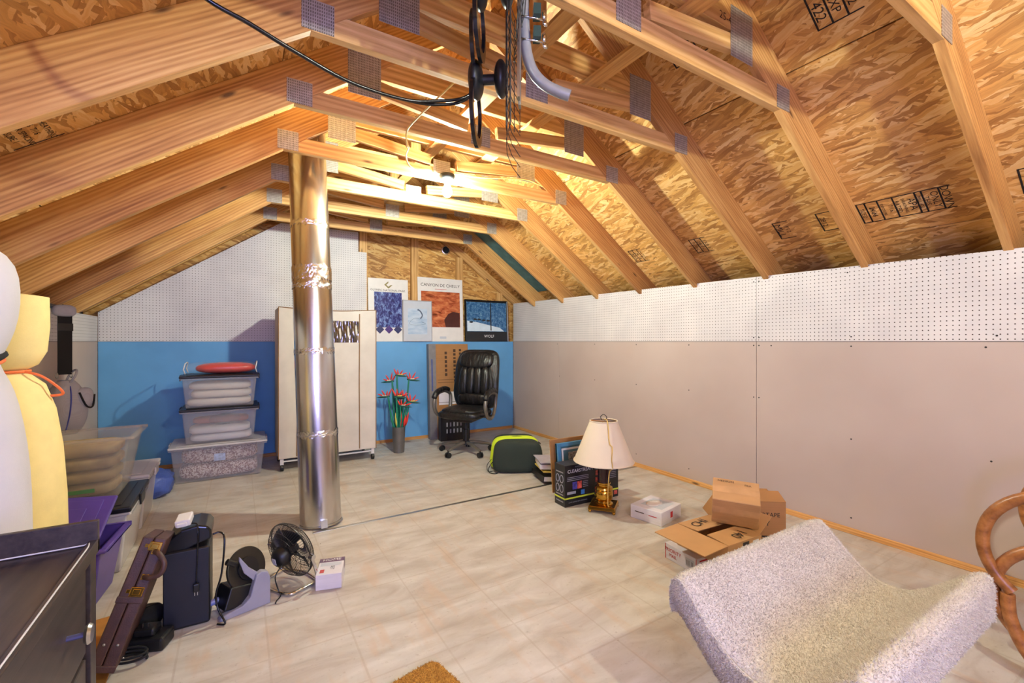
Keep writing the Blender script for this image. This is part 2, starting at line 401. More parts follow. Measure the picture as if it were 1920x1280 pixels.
# ------------------------------------------------------------------ the loft shell
XL, XR, YB, YF = -1.09, 3.32, 5.40, -1.70
SL = 0.705; CS = 1 / math.sqrt(1 + SL * SL); SN = SL * CS
TX0, TX1, TZ = 0.23, 2.32, 2.385                       # where the ceiling ties meet the rafters
XM = (TX0 + TX1) / 2
def zr(x): return TZ + SL * (TX1 - x) if x > XM else TZ + SL * (x - TX0)      # underside of rafters
ZTOP = 0.184 / CS
fl = struct(MB().box(XL - .3, XR + .6, YF - .2, YB + .2, -0.10, 0.0).build('floor', 'vinyl'))
tr = MB().box(0.40, 3.30, 3.075, 3.10, 0.0, 0.004).build('trim_1', 'steel', bevel=0.001); struct(tr)

ceiling = sempty('ceiling')
def slope_panel(name, side, s0, s1, y0, y1, mat, th=0.012, lift=0.0):
    """a sheet on the roof slope; s = distance up the slope measured from the seam nearest the eave"""
    w, l = s1 - s0, y1 - y0
    o = MB().box(-l / 2, l / 2, -w / 2, w / 2, 0, th).build(name, mat, ceiling)
    sm = (s0 + s1) / 2; ym = (y0 + y1) / 2
    if side > 0:
        x = 3.367 - sm * CS; z = TZ + SL * (TX1 - 3.367) + ZTOP + sm * SN
        ex, ey = Vector((0, 1, 0)), Vector((-CS, 0, SN))
    else:
        x = (TX0 + TX1 - 3.367) + sm * CS; z = TZ + SL * (TX1 - 3.367) + ZTOP + sm * SN
        ex, ey = Vector((0, -1, 0)), Vector((CS, 0, SN))
    ez = ex.cross(ey)
    if ez.z < 0: ex = -ex; ez = ex.cross(ey)
    mt = Matrix((ex, ey, ez)).transposed().to_4x4(); mt.translation = Vector((x, ym, z)) + ez * lift
    o.matrix_local = mt; return o
G = 0.0035
rows = {1: [(-0.70, 0, (-1.75, -.60, 1.84, 4.28, 5.55)), (0, 1.22, (-1.75, .62, 3.05, 4.27, 4.87, 5.55)), (1.22, 2.58, (-1.75, -.60, 1.84, 4.28, 5.55))]}
for side in (1, -1):
    for s0, s1, ys in rows[1]:
        for a, b in zip(ys[:-1], ys[1:]):
            teal = side > 0 and s0 == 0 and 4 < a < 4.5
            slope_panel('strand_board_panel', side, s0 + G, s1 - G, a + G, b - G, 'teal_board' if teal else 'osb')
    slope_panel('added_dark_backing', side, -.75, 2.60, -1.8, 5.6, 'dark_backing', 0.01, 0.013)  # added dark sheet above the panels, stops sky light leaking through their gaps
# eave closure boards behind the knee walls
for sx, nm in ((1, 'eave'), (-1, 'eave')):
    x = 3.78 if sx > 0 else TX0 + TX1 - 3.78
    MB().box(x, x + .02, YF - .1, YB + .2, 0, 1.75).build('eave_board', 'dark_backing', ceiling)
# right knee wall: plasterboard below, pegboard above
wr = sempty('wall_right')
PZ = lambda y: 1.678 + 0.0145 * y
for a, b in ((YF, -.53), (-.53, 1.91), (1.91, 4.35), (4.35, YB)):
    MB().box(XR, XR + .012, a + .0015, b - .0015, 0.0, 1.2185).build('drywall_panel', 'drywall', wr, bevel=.0015, seg=1)
    MB().add([(x, y, z) for x in (XR, XR + .006) for y, z in ((a + .0015, 1.2215), (b - .0015, 1.2215), (b - .0015, PZ(b)), (a + .0015, PZ(a)))],
             [(0, 1, 2, 3), (7, 6, 5, 4), (0, 4, 5, 1), (1, 5, 6, 2), (2, 6, 7, 3), (3, 7, 4, 0)]).build('pegboard_panel', 'peg_right', wr)
MB().box(XR + .013, XR + .02, YF, YB, 0.0, 1.66).build('wall_backing', 'dark_backing', wr)
sm_ = MB().cyl((XR, 0, 0), (XR - .0015, 0, 0), .005, n=8).build('screw_head', 'dark_metal', wr, loc=(0, 1.80, 1.19))
for y, z in ((1.93, .80), (1.89, .80), (1.93, 1.19), (1.89, 1.19), (1.3, 1.19), (.70, 1.19), (.68, .60), (1.30, .60), (1.3, .10), (1.93, .1), (2.5, .12), (2.5, .8), (3.1, .8), (3.7, .8), (2.5, 1.19), (3.1, 1.19), (3.7, 1.19), (4.33, .8), (4.37, 1.19), (1.93, 1.25), (1.89, 1.25), (1.93, 1.67), (1.89, 1.67), (1.3, 1.25), (.66, 1.25), (.68, .12), (3.1, .12), (1.32, 1.66)):
    o = sm_.copy(); COL.objects.link(o); o.location = (0, y, z)
bb = MB().box(-3.53, 3.53, -.006, .006, 0, .038).build('baseboard_right', 'trim', loc=(XR - .0065, 1.86, 0), rot=(0, 0, R(90)), bevel=.002, seg=1); struct(bb)
# left knee wall
wl = sempty('wall_left')
for a, b in ((YF, .52), (.52, 2.96), (2.96, YB)):
    MB().box(XL - .012, XL, a + .0015, b - .0015, 0.0, 1.2185).build('drywall_panel', 'drywall', wl, bevel=.0015, seg=1)
    MB().box(XL - .006, XL, a + .0015, b - .0015, 1.2215, 1.445).build('pegboard_panel', 'peg_right', wl)
MB().box(XL - .02, XL - .013, YF, YB, 0.0, 1.43).build('wall_backing', 'dark_backing', wl)
# far gable: strand board, studs, blue foam below, pegboard on the left half
wb = sempty('wall_back')
MB().add([(x, y, z) for y in (5.50, 5.512) for x, z in ((XL - .6, -.05), (XR + .6, -.05), (XR + .6, 1.6), (XM, 3.45), (XL - .6, 1.4))],
         [(0, 1, 2, 3, 4), (9, 8, 7, 6, 5)] + [(i, 5 + i, 5 + (i + 1) % 5, (i + 1) % 5) for i in range(5)]).xf(Matrix.Translation((0, -5.5, 0)) ).xf(Matrix.Rotation(R(-90), 4, 'X')).build('strand_board_panel', 'osb_wall', wb, loc=(0, 5.50, 0), rot=(R(90), 0, 0))
for xc, z1, w in ((1.262, 2.62, .09), (1.895, 2.72, .09), (2.515, 2.34, .09), (3.13, 1.90, .09)):
    MB().box(0, z1, -.024, .024, -w / 2, w / 2).build('stud', 'pine', wb, loc=(xc, 5.474, 0), rot=(0, R(-90), 0))
for x0, x1 in ((XL, 1.34), (1.34, XR)):
    MB().box(x0 + .001, x1 - .001, YB, YB + .04, 0, 1.219).build('foam_panel', 'foam_blue', wb, bevel=.002, seg=1)
pg = [(XL, 1.221), (1.29, 1.221), (1.29, 2.272), (1.195, 2.272), (1.195, 2.50), (TX0 + .16, 2.50), (XL, zr(XL) + .03)]
MB().prism(pg, YB + .012, YB + .018).build('pegboard_panel', 'peg_back', wb)
MB().box(-1.27, 2.85, -.006, .006, 0, .036).build('baseboard_back', 'trim', loc=(.45, YB - .0065, 0), bevel=.002, seg=1)['kind'] = 'structure'
# near gable behind the camera, with a window
wf = sempty('wall_front')
wx0, wx1, wz0, wz1 = -.70, .60, .90, 2.00
for a in ((-1.9, wx0, 0, 3.5), (wx1, 4.1, 0, 3.5), (wx0, wx1, 0, wz0), (wx0, wx1, wz1, 3.5)):
    MB().box(a[0], a[1], YF - .03, YF, a[2], a[3]).build('drywall_panel', 'drywall', wf)
wn = sempty('window_1')
for a in ((wx0, wx0 + .05, wz0, wz1), (wx1 - .05, wx1, wz0, wz1), (wx0 + .05, wx1 - .05, wz0, wz0 + .05), (wx0 + .05, wx1 - .05, wz1 - .05, wz1), (-.07, -.03, wz0 + .05, wz1 - .05)):
    MB().box(a[0], a[1], YF - .05, YF + .01, a[2], a[3]).build('window_frame', 'white_plastic', wn, bevel=.004)
# ------------------------------------------------------------------ roof trusses
def board(name, p0, p1, w, th, mat, parent, y):
    """lumber between two points of the truss plane (x, z); p0-p1 is the centre line, y the near face"""
    d = Vector((p1[0] - p0[0], 0, p1[1] - p0[1])); l = d.length
    return MB().box(-l / 2, l / 2, 0, th, -w / 2, w / 2).build(name, mat, parent, bevel=.002, seg=1, loc=((p0[0] + p1[0]) / 2, y, (p0[1] + p1[1]) / 2), rot=(0, -math.atan2(d.z, d.x), 0))
def plate(parent, x, z, w, h, y, tilt=0.0):
    return MB().box(-w / 2, w / 2, -.002, 0, -h / 2, h / 2).build('nail_plate', 'plate', parent, loc=(x, y, z), rot=(0, tilt, 0))
def truss(Y, label, full=True):
    T = thing('roof_truss', label, 'roof truss', (0, Y, 0), group='roof trusses')
    off = 0.092
    # rafters: centre line lies 92 mm above the underside
    for sgn in (1, -1):
        def P(x): # x on right half, mirrored on the left
            z = TZ + SL * (TX1 - x); px, pz = x + SN * off, z + CS * off
            return (px if sgn > 0 else 2 * XM - px, pz)
        a, b = P(3.74 if sgn > 0 else 3.74), P(XM - .03)
        board('rafter', b, a, .184, .038, 'rafter', T, 0.0 if sgn > 0 else 0.0005)
    c = TX1 - .09 / SL; q = 2 * XM - c
    MB().prism([(TX0, TZ), (TX1, TZ), (c, TZ + .09), (q, TZ + .09)], 0, .038).build('tie_beam', 'pine', T, bevel=.002, seg=1)
    z1 = TZ + .245; a = TX1 - .245 / SL; b = a - .12 / SL
    MB().prism([(2 * XM - a, z1), (a, z1), (b, z1 + .12), (2 * XM - b, z1 + .12)], 0, .038).build('collar_beam', 'pine', T, bevel=.002, seg=1)
    for sgn in (1, -1):
        m = lambda x: x if sgn > 0 else 2 * XM - x
        board('web', (m(XM + .10), TZ + .135), (m(a - .04), TZ + .20), .075, .036, 'pine', T, .001)
        plate(T, (TX1 + .02) if sgn > 0 else (TX0 + .025), TZ + .06, .115, .115, -.0005, .0)
        plate(T, m(a + .01), z1 + .0, .17, .23, -.0005, 0)
    plate(T, XM - .02, TZ + .085, .13, .12, -.0005)
    board('king_post', (XM, z1 + .12), (XM, zr(XM) - .01), .085, .036, 'pine', T, .001)
    return T
names = {0.60: 'wooden roof truss nearest the camera, only its right rafter in view', 1.21: 'roof truss with handwritten numbers, second from the camera on the right slope',
         1.82: 'roof truss whose pale tie beam passes just behind the hanging antenna', 2.42: 'roof truss standing between the hanging antenna and the light bulb',
         3.03: 'roof truss carrying the bare light bulb on its tie beam', 3.64: 'roof truss directly behind the light bulb and metal flue pipe',
         4.25: 'roof truss second from the back gable wall', 4.85: 'roof truss last before the back gable wall', -0.61: 'roof truss behind the camera holding a second bulb'}
TR = {y: truss(y, names[y]) for y in names}
# gable end rafters
for sgn in (1, -1):
    P = lambda x: ((x + SN * .134) if sgn > 0 else 2 * XM - (x + SN * .134), TZ + SL * (TX1 - x) + CS * .134)
    board('stud', P(XM), P(3.7), .10, .038, 'pine', wb, 5.455)
# handwriting and mill stamps
t = TR[1.21]
text('422', .055, (1.62, -.0012, TZ + .305), (1, 0, -.03), (.03, 0, 1), 'ink_faint', t, 'pencil_mark')
text('25-4', .05, (1.86, -.0012, TZ + .285), (1, 0, -.03), (.03, 0, 1), 'ink_faint', t, 'pencil_mark')
# fore-and-aft bracing strips over the ties
for i, (x, lab) in enumerate(((1.21, 'long wooden brace strip running over the ties near the mast'), (1.63, 'long wooden brace strip running over the ties nearer the right slope'))):
    o = MB().box(-1.95, 1.95, -.045, .045, 0, .02).build('brace_strip', 'pine', loc=(x, 2.95, TZ + .2245), rot=(0, 0, R(90)), bevel=.002, seg=1)
    tag(o, lab, 'brace', 'brace strips above the ties')
# stamped lettering on the roof boards: children of the ceiling
def onslope(s, y, lift=-.0012):
    x = 3.367 - s * CS; z = TZ + SL * (TX1 - 3.367) + ZTOP + s * SN
    return Vector((x, y, z)) + Vector((SN, 0, CS)) * lift
upS = Vector((-CS, 0, SN)); alY = Vector((0, -1, 0))
def stamp(s, y0, items, w=.155):
    """a strip of boxed stencil lettering; text lines run up the slope"""
    y = y0
    for txt_, size, step, bar in items:
        if bar: MB().quad(onslope(s, y - .004), upS, alY, w, .008).build('stamp_bar', 'ink', ceiling)
        if txt_: text(txt_, size, onslope(s, y - step / 2), -upS, alY, 'ink', ceiling, 'stamp_text')
        y -= step
    L = abs(y0 - y)
    for e in (-1, 1): MB().quad(onslope(s + e * w / 2, (y0 + y) / 2), alY, upS, L, .006).build('stamp_line', 'ink', ceiling)
stamp(.20, 1.70, [('MILL', .06, .05, 1), ('PS 2', .035, .05, 0)])
stamp(.20, 1.43, [('2812', .04, .05, 1), ('', .04, .17, 0), ('SIZED', .03, .04, 1), ('SPAN', .03, .05, 1)])
stamp(.20, 1.17, [('24/16', .035, .06, 1), ('EXPOSURE', .020, .035, 1), ('7/16', .03, .035, 0), ('RATED', .03, .03, 1), ('SHEATHING', .02, .028, 0), ('APA', .05, .04, 0), ('MILL 422', .024, .028, 1), ('THIS', .032, .03, 1), ('ONLY', .045, .04, 0), ('DOWN', .05, .05, 1)])
stamp(.20, .56, [('THIS', .03, .05, 1), ('SIDE', .05, .06, 1), ('DOWN', .05, .06, 0)])
stamp(.22, 2.36, [('PS 2-92', .03, .05, 1), ('24/16', .04, .05, 1), ('EXP 1', .04, .05, 1)])
stamp(.25, 3.0, [('APA', .05, .05, 1), ('24/16', .04, .05, 1), ('RATED', .03, .05, 1)])
stamp(1.62, 1.67, [('RATED', .035, .05, 1), ('SHEATHING', .022, .04, 1), ('24/16', .05, .06, 1), ('', .02, .05, 1)])
stamp(1.42, 1.02, [('422', .06, .06, 1), ('EXP', .05, .06, 1), ('PS 2', .05, .06, 1)])

t = TR[1.82]
upL = Vector((CS, 0, SN))
def onleft(s, y): return Vector((TX0 + TX1 - 3.367 + s * CS, y, TZ + SL * (TX1 - 3.367) + ZTOP + s * SN)) + Vector((-SN, 0, CS)) * -.0012
for k, w_ in enumerate(('RATED SHEATHING', '24/16  7/16', 'SIZED FOR SPACING', 'EXPOSURE 1')):
    text(w_, .030, onleft(.25 - .036 * k, 2.28), (0, 1, 0), upL, 'ink', ceiling, 'stamp_text')
for y in (2.12, 2.41): MB().quad(onleft(.20, y), upL, (0, 1, 0), .17, .006).build('stamp_bar', 'ink', ceiling)
# ================================================================== objects
# ---------------- bulbs
def emit(name, c, s):
    t = NT(name); t.set((1, 1, 1, 1), 0.4); t.b.inputs['Emission Color'].default_value = c + (1,); t.b.inputs['Emission Strength'].default_value = s; return t.m
M['bulb'] = emit('glowing_bulb', BULB_WARM, BULB_POWER); M['bulb_low'] = emit('glowing_neutral_bulb', (.92, .98, .84), BULB_POWER * .80)
def bulb(x, y, z, label, gm='bulb'):
    b = thing('light_bulb', label, 'light bulb', (x, y, z), group='naked bulbs on the ties')
    MB().lathe([(.052, .0), (.055, -.012), (.050, -.03), (.034, -.042), (.022, -.050)], 24).build('socket', 'black_plastic', b, smooth='auto')
    MB().lathe([(.015, -.050), (.016, -.066), (.025, -.090), (.0325, -.115), (.032, -.136), (.022, -.156), (.0, -.164)], 16).build('glass', gm, b, smooth=True)
    return b
bulb(1.285, 3.000, TZ + .040, 'glowing naked bulb in a black socket under the tie beam')
bulb(1.15, -0.63, TZ + .045, 'second glowing bulb behind the camera', 'bulb_low')
# romex cables
def cord_part(name, pts, r, mat, parent, k=6, n=6):
    bpy.context.view_layer.update(); iv = parent.matrix_world.inverted()
    return MB().tube([iv @ p for p in smoothpath(pts, k)], r, n).build(name, mat, parent, smooth=True)
def cable(name, pts, r, mat, label, k=6, n=6):
    return tag(MB().tube(smoothpath(pts, k), r, n).build(name, mat, smooth=True), label, 'cable')
M['romex'] = plain('yellow_cable_sheath', (226, 196, 120), 0.5)
M['romex_white'] = plain('ivory_cable_sheath', (224, 206, 164), 0.5)
cable('electric_cable', [(1.02, 3.10, 2.64), (1.0, 3.01, 2.56), (.985, 3.018, 2.50), (1.01, 3.018, 2.44), (1.08, 3.019, 2.418), (1.19, 3.019, 2.425), (1.24, 3.02, 2.428)], .005, 'romex_white', 'ivory cable looping down to the bulb socket')
cable('electric_cable', [(1.32, 3.02, 2.43), (1.36, 3.017, 2.45), (1.56, 3.016, 2.462), (1.95, 3.018, 2.522), (2.08, 3.018, 2.51), (2.14, 3.02, 2.50)], .005, 'romex', 'yellow cable running along the tie right of the bulb')
cable('electric_cable', [(.885, 1.93, 2.46), (.86, 2.0, 2.44), (.80, 2.33, 2.40), (.79, 2.41, 2.37), (.80, 2.43, 2.30)], .005, 'romex', 'short yellow cable crossing between two ties')
# ---------------- hanging TV antenna
ant = thing('television_antenna', 'black loop antenna with wire mesh reflector hanging on a bent grey mast', 'antenna', (0.68, 1.345, 2.097))
nA = Vector((math.cos(R(-36)), math.sin(R(-36)), 0)); eA = Vector((math.cos(R(54)), math.sin(R(54)), 0)); zA = Vector((0, 0, 1))
def A(n, e, z): return nA * n + eA * e + zA * z
def loop8(cn, ce, cz):
    for sg in (1, -1):
        cx = cz + sg * .112; mb = MB(); N = 40; vs = []
        for i in range(N):
            a = 2 * PI * i / N
            for rr in (0, 1):
                ro = .108; w = .012 + .020 * (1 + sg * math.sin(a)) / 2
                r_ = ro - (w if rr else 0)
                for th in (-.006, .006): vs.append(A(cn + th, ce + r_ * math.cos(a) * .95, cx + r_ * math.sin(a)))
        fs = []
        for i in range(N):
            j = (i + 1) % N; a, b = i * 4, j * 4
            fs += [(a, b, b + 1, a + 1), (a + 2, a + 3, b + 3, b + 2), (a, a + 2, b + 2, b), (a + 1, b + 1, b + 3, a + 3)]
        mb.add(vs, fs).build('loop_element', 'black_gloss', ant, smooth='auto')
    MB().blob((0, 0, 0), (.026, .062, .062), 1, 20, 12).xf(Matrix((nA, eA, zA)).transposed().to_4x4()).build('hub', 'black_plastic', ant, smooth=True, loc=A(cn, ce, cz))
    h = MB(); h.cyl(A(cn, ce, cz), A(cn + .085, ce, cz), .017, n=12); h.build('boom', 'black_plastic', ant, smooth='auto')
    MB().blob((0, 0, 0), (.024, .055, .060), 1, 20, 12).xf(Matrix((nA, eA, zA)).transposed().to_4x4()).build('reflector_clamp', 'black_plastic', ant, smooth=True, loc=A(cn + .085, ce, cz))
loop8(0, 0, 0)
loop8(.026, -.09, .235)
wm = MB()
for k in range(7):
    e = -.22 + k * .073
    wm.tube([A(.105 + .03 * (abs(e) / .22) ** 2, e, z) for z in (-.26 + .03 * k, .0, .30)], .0016, 4)
for k in range(15):
    z = -.25 + k * .04
    wm.tube([A(.105 + .03 * (abs(e) / .22) ** 2, e, z) for e in (-.22, -.11, 0, .11, .22)], .0014, 4)
wm.build('mesh_reflector', 'dark_metal', ant)
wm = MB()
for k in range(6):
    e = -.2 + k * .06
    wm.tube([A(.150 - .02 * k * .3, e, .02 + .02 * k), A(.165, e, .2), A(.18, e, .42)], .0016, 4)
for k in range(10): wm.tube([A(.150 + .002 * k, -.2, .05 + k * .04), A(.146 + .003 * k, .1, .05 + k * .04)], .0014, 4)
wm.build('mesh_reflector', 'dark_metal', ant)
wm = MB()
for e in (-.11, -.06): wm.box(-.004, .004, e, e + .026, -.12, .40)
wm.xf(Matrix((nA, eA, zA)).transposed().to_4x4()).build('mounting_bracket', 'steel', ant, loc=A(.150, 0, 0))
mast = [(.815, 1.272, 2.62), (.818, 1.268, 2.40), (.822, 1.262, 2.25), (.828, 1.256, 2.18), (.845, 1.245, 2.125), (.876, 1.226, 2.085), (.912, 1.203, 2.061), (.948, 1.18, 2.045)]
mp = MB().tube([Vector(p) - ant.location for p in smoothpath(mast, 5)], .0185, 16); mp.build('mast', M.setdefault('mast_grey', plain('grey_mast_paint', (148, 147, 148), 0.35, 0.3)), ant, smooth='auto')
for z in (2.30, 2.225):
    k = MB(); k.tube([Vector((.80, 1.25, z)) - ant.location, Vector((.84, 1.235, z)) - ant.location, Vector((.868, 1.222, z - .004)) - ant.location], .004, 6)
    k.blob(tuple(Vector((.872, 1.22, z + .012)) - ant.location), (.010, .006, .016), 1, 8, 6); k.blob(tuple(Vector((.876, 1.219, z - .016)) - ant.location), (.012, .006, .010), 1, 8, 6)
    k.build('wing_nut', 'chrome', ant, smooth=True)
    MB().box(-.012, .012, -.02, .02, -.018, .018).build('clamp', M.setdefault('green_clamp', plain('green_black_clamp', (36, 58, 52), 0.5)), ant, loc=Vector((.85, 1.232, z + .02)) - ant.location, rot=(0, 0, -.5))
for dz, dy in ((0, 0), (.006, .012)):
    cable('coaxial_cable', [(.70, 1.335, 2.11 - dz), (.698, 1.331, 2.085), (.636, 1.346 + dy, 2.027 - dz), (.549, 1.364 + dy, 2.0 - dz), (.445, 1.369 + dy, 1.977 + dz), (.281, 1.352 + dy, 1.972 + dz), (.137, 1.323 + dy, 1.993 + dz), (.025, 1.297 + dy, 2.015 + dz), (-.083, 1.277 + dy, 2.04 + dz), (-.15, 1.267 + dy, 2.14)], .0055, 'black_gloss',
          'black coaxial cable, upper of the pair sagging from the antenna' if dz == 0 else 'black coaxial cable, lower of the pair sagging from the antenna')
# ---------------- flue pipe
p0, p1 = Vector((.473, 3.25, 0)), Vector((.414, 3.44, 2.46)); ax = (p1 - p0).normalized()
fp = thing('flue_pipe', 'shiny metal flue pipe rising from the floor through the ties', 'pipe', p0)
fp.rotation_euler = Vector((0, 0, 1)).rotation_difference(ax).to_euler()
segs = [(0.0, .62, .129), (.60, 1.17, .1275), (1.15, 1.70, .126), (1.68, 2.05, .124), (2.02, 2.86, .123)]
for z0, z1, r in segs: MB().lathe_open([(r, z0), (r, z1)], 64).build('pipe_section', 'flue', fp, smooth='auto')
for z, h, r in ((.60, .035, .1305), (1.155, .035, .129), (1.60, .035, .1275), (1.69, .10, .128), (2.03, .035, .1255)):
    mb = MB(); n = 72; vs = []; rowsn = 6
    for j in range(rowsn):
        for i in range(n):
            rr = r + random.uniform(-.0012, .0018); zz = z + h * (j / (rowsn - 1) - .5) + (random.uniform(-.012, .012) if j in (0, rowsn - 1) else 0)
            vs.append((rr * math.cos(2 * PI * i / n), rr * math.sin(2 * PI * i / n), zz))
    mb.add(vs, [(j * n + i, j * n + (i + 1) % n, (j + 1) * n + (i + 1) % n, (j + 1) * n + i) for j in range(rowsn - 1) for i in range(n)]).build('foil_tape', 'tape', fp)
MB().lathe_open([(.140, .001), (.131, .004), (.131, .012)], 64).build('floor_collar', 'steel', fp, smooth='auto')
MB().box(-.02, .02, -.150, -.125, .001, .05).build('floor_bracket', 'steel', fp)
# ---------------- posters and pictures on the foam ledge
def poster_img(name, kind):
    t = NT(name); tc = t.n('ShaderNodeTexCoord'); o = tc.outputs['Object']
    if kind == 'forest':
        n = t.noise(t.co((14, 1, 7), src=o), 2.2, 6, 0.7, 1.2)
        c = t.ramp(n, [(.32, rgb(20, 18, 60)), (.48, rgb(44, 50, 120)), (.60, rgb(110, 140, 200)), (.75, rgb(190, 205, 230))])
    elif kind == 'rock':
        n = t.noise(t.co((3, 1, 9), rot=(0, R(38), 0), src=o), 2.6, 6, 0.6, .8)
        c = t.ramp(n, [(.30, rgb(96, 42, 26)), (.46, rgb(176, 88, 54)), (.62, rgb(206, 124, 80)), (.8, rgb(226, 160, 116))])
    elif kind == 'snow':
        n = t.noise(t.co((9, 1, 9), src=o), 3.0, 6, 0.75)
        c = t.ramp(n, [(.3, rgb(26, 58, 100)), (.5, rgb(56, 104, 150)), (.68, rgb(120, 160, 190))])
    else:
        n = t.noise(t.co((2, 1, 9), src=o), 3.0, 4)
        c = t.ramp(n, [(.3, rgb(150, 176, 206)), (.6, rgb(192, 206, 222))])
    t.set(c, 0.25); return t.m
for k in ('forest', 'rock', 'snow', 'pale'): M['img_' + k] = poster_img('picture_' + k, k)
M['mat_grey'] = plain('grey_picture_mat', (190, 194, 204), 0.6, var=0.02)
M['silver_frame'] = plain('silver_frame', (196, 196, 200), 0.3, 0.8)
M['poster_white'] = plain('poster_white', (226, 220, 216), 0.35, var=0.02)
M['maroon'] = plain('deep_shadow_print', (74, 34, 30), 0.3); M['snow_white'] = plain('snow_print', (206, 220, 232), 0.3, var=0.04)
M['violet'] = plain('violet_print', (70, 46, 120), 0.3, var=.2, scale=60); M['navy'] = plain('navy_print', (40, 50, 100), 0.3, var=.2, scale=60); M['olive'] = plain('olive_print', (130, 120, 70), .3)
M['swan'] = plain('swan_outline_print', (70, 84, 110), .4); M['black_band'] = plain('black_poster_border', (26, 26, 30), 0.3)
X_, Z_ = (1, 0, 0), (0, 0, 1)
def picture(name, label, x0, x1, z1, y, lean, fr=None):
    w, h = x1 - x0, z1 - 1.2205
    p = thing(name, label, 'picture', ((x0 + x1) / 2, y, 1.2205), rot=(-lean, 0, 0), group='pictures on the foam ledge'); return p, w, h
p, w, h = picture('poster_board', 'white national park poster with a blue forest photo', 1.312, 1.80, 1.985, 5.405, R(3))
MB().box(-w / 2, w / 2, 0, .006, 0, h).build('board', 'poster_white', p)
patch(p, 'photo', (-.005, -.001, .385), X_, Z_, w * .69, .43, 'img_forest')
text('OLYMPIC NATIONAL PARK', .035, (-.005, -.0012, .622), X_, Z_, 'ink_faint', p)
d = MB().add([(0, -.0012, .735), (-.05, -.0012, .69), (0, -.0012, .645), (.05, -.0012, .69), (.0, -.0012, .715), (-.025, -.0012, .69), (0, -.0012, .668), (.03, -.0012, .69)], [(0, 1, 5, 4), (1, 2, 6, 5), (2, 3, 7, 6)]); d.build('emblem', 'olive', p)
for i, m_ in enumerate(('navy', 'violet', 'navy')): MB().quad((-.11 + .11 * i, -.0014, .145), (1, 0, 1), (-1, 0, 1), .074, .074).build('diamond', m_, p)
p, w, h = picture('framed_print', 'small silver framed print of a swan on pale blue water', 1.722, 2.10, 1.735, 5.385, R(2))
MB().box(-w / 2, w / 2, .002, .012, 0, h).build('mat_board', 'mat_grey', p)
for a in ((-w / 2, -w / 2 + .008, 0, h), (w / 2 - .008, w / 2, 0, h), (-w / 2 + .008, w / 2 - .008, 0, .008), (-w / 2 + .008, w / 2 - .008, h - .008, h)): MB().box(a[0], a[1], -.006, .014, a[2], a[3]).build('frame_rail', 'silver_frame', p)
patch(p, 'print', (0, .0008, .25), X_, Z_, .25, .32, 'img_pale')
MB().tube(smoothpath([(.0, .0005, .40), (.03, .0005, .385), (.055, .0005, .35), (.06, .0005, .32), (.035, .0005, .285)], 5), [.010] * 3 + [.008] * 17 + [.006], 6).build('swan_neck', 'swan', p)
MB().tube(smoothpath([(.03, .0005, .28), (-.03, .0005, .29), (-.085, .0005, .26), (-.10, .0005, .215), (-.03, .0005, .205), (.06, .0005, .21), (.105, .0005, .225), (.05, .0005, .245)], 5), .0018, 4).build('swan_body', 'swan', p)
p, w, h = picture('poster_board', 'white canyon poster with an orange rock photo', 1.925, 2.545, 2.04, 5.400, R(3))
MB().box(-w / 2, w / 2, 0, .006, 0, h).build('board', 'poster_white', p)
patch(p, 'photo', (0, -.001, .415), X_, Z_, w * .86, .46, 'img_rock')
text('CANYON DE CHELLY', .056, (0, -.0012, .725), X_, Z_, 'ink', p)
patch(p, 'underline', (0, -.0012, .675), X_, Z_, .16, .006, 'red_ink')
MB().prism([(.06, .187), (.26, .187), (.26, .375), (.17, .39), (.10, .36), (.07, .32), (.04, .28)], -.0018, -.0012).build('shadow_shape', 'maroon', p)
patch(p, 'small_text', (.02, -.0012, .05), X_, Z_, .09, .03, 'mat_grey')
p, w, h = picture('framed_poster', 'black framed wolf poster with a snowy blue forest', 2.572, 3.235, 1.785, 5.395, R(3))
MB().box(-w / 2, w / 2, .002, .012, 0, h).build('board', 'black_band', p)
for a in ((-w / 2, -w / 2 + .008, 0, h), (w / 2 - .012, w / 2, 0, h), (-w / 2 + .008, w / 2 - .012, 0, .008), (-w / 2 + .008, w / 2 - .012, h - .008, h)): MB().box(a[0], a[1], -.006, .014, a[2], a[3]).build('frame_rail', 'black_gloss' if a[0] < .2 else 'silver_frame', p)
patch(p, 'photo', (0, .0012, .335), X_, Z_, w - .05, .40, 'img_snow')
MB().prism([(-.30, .14), (.27, .14), (.20, .19), (.05, .22), (-.15, .26), (-.30, .28)], .0004, .0010).build('snow_bank', 'snow_white', p)
patch(p, 'tree_trunk', (.06, .0003, .34), X_, Z_, .016, .38, 'black_band')
for x, z in ((-.24, .262), (-.18, .30), (-.12, .30), (-.05, .29), (.02, .285)): MB().blob((x, .0004, z), (.03, .0004, .012), 1, 10, 6).build('animal_shape', 'black_band', p)
text('WOLF', .055, (.03, .0012, .07), X_, Z_, 'white_ink', p)
# cable hole in the gable
h = thing('vent_collar', 'small round foil collar in the gable strand board', 'vent', (2.335, 5.498, 2.43))
MB().add([], []).lathe_open([(.062, 0), (.050, .012), (.044, .004), (.040, -.02)], 24).xf(Matrix.Rotation(R(90), 4, 'X')).build('foil_ring', 'tape', h, smooth=True)
MB().cyl((0, -.001, 0), (0, -.004, 0), .046, n=20).build('opening', 'dark_backing', h)
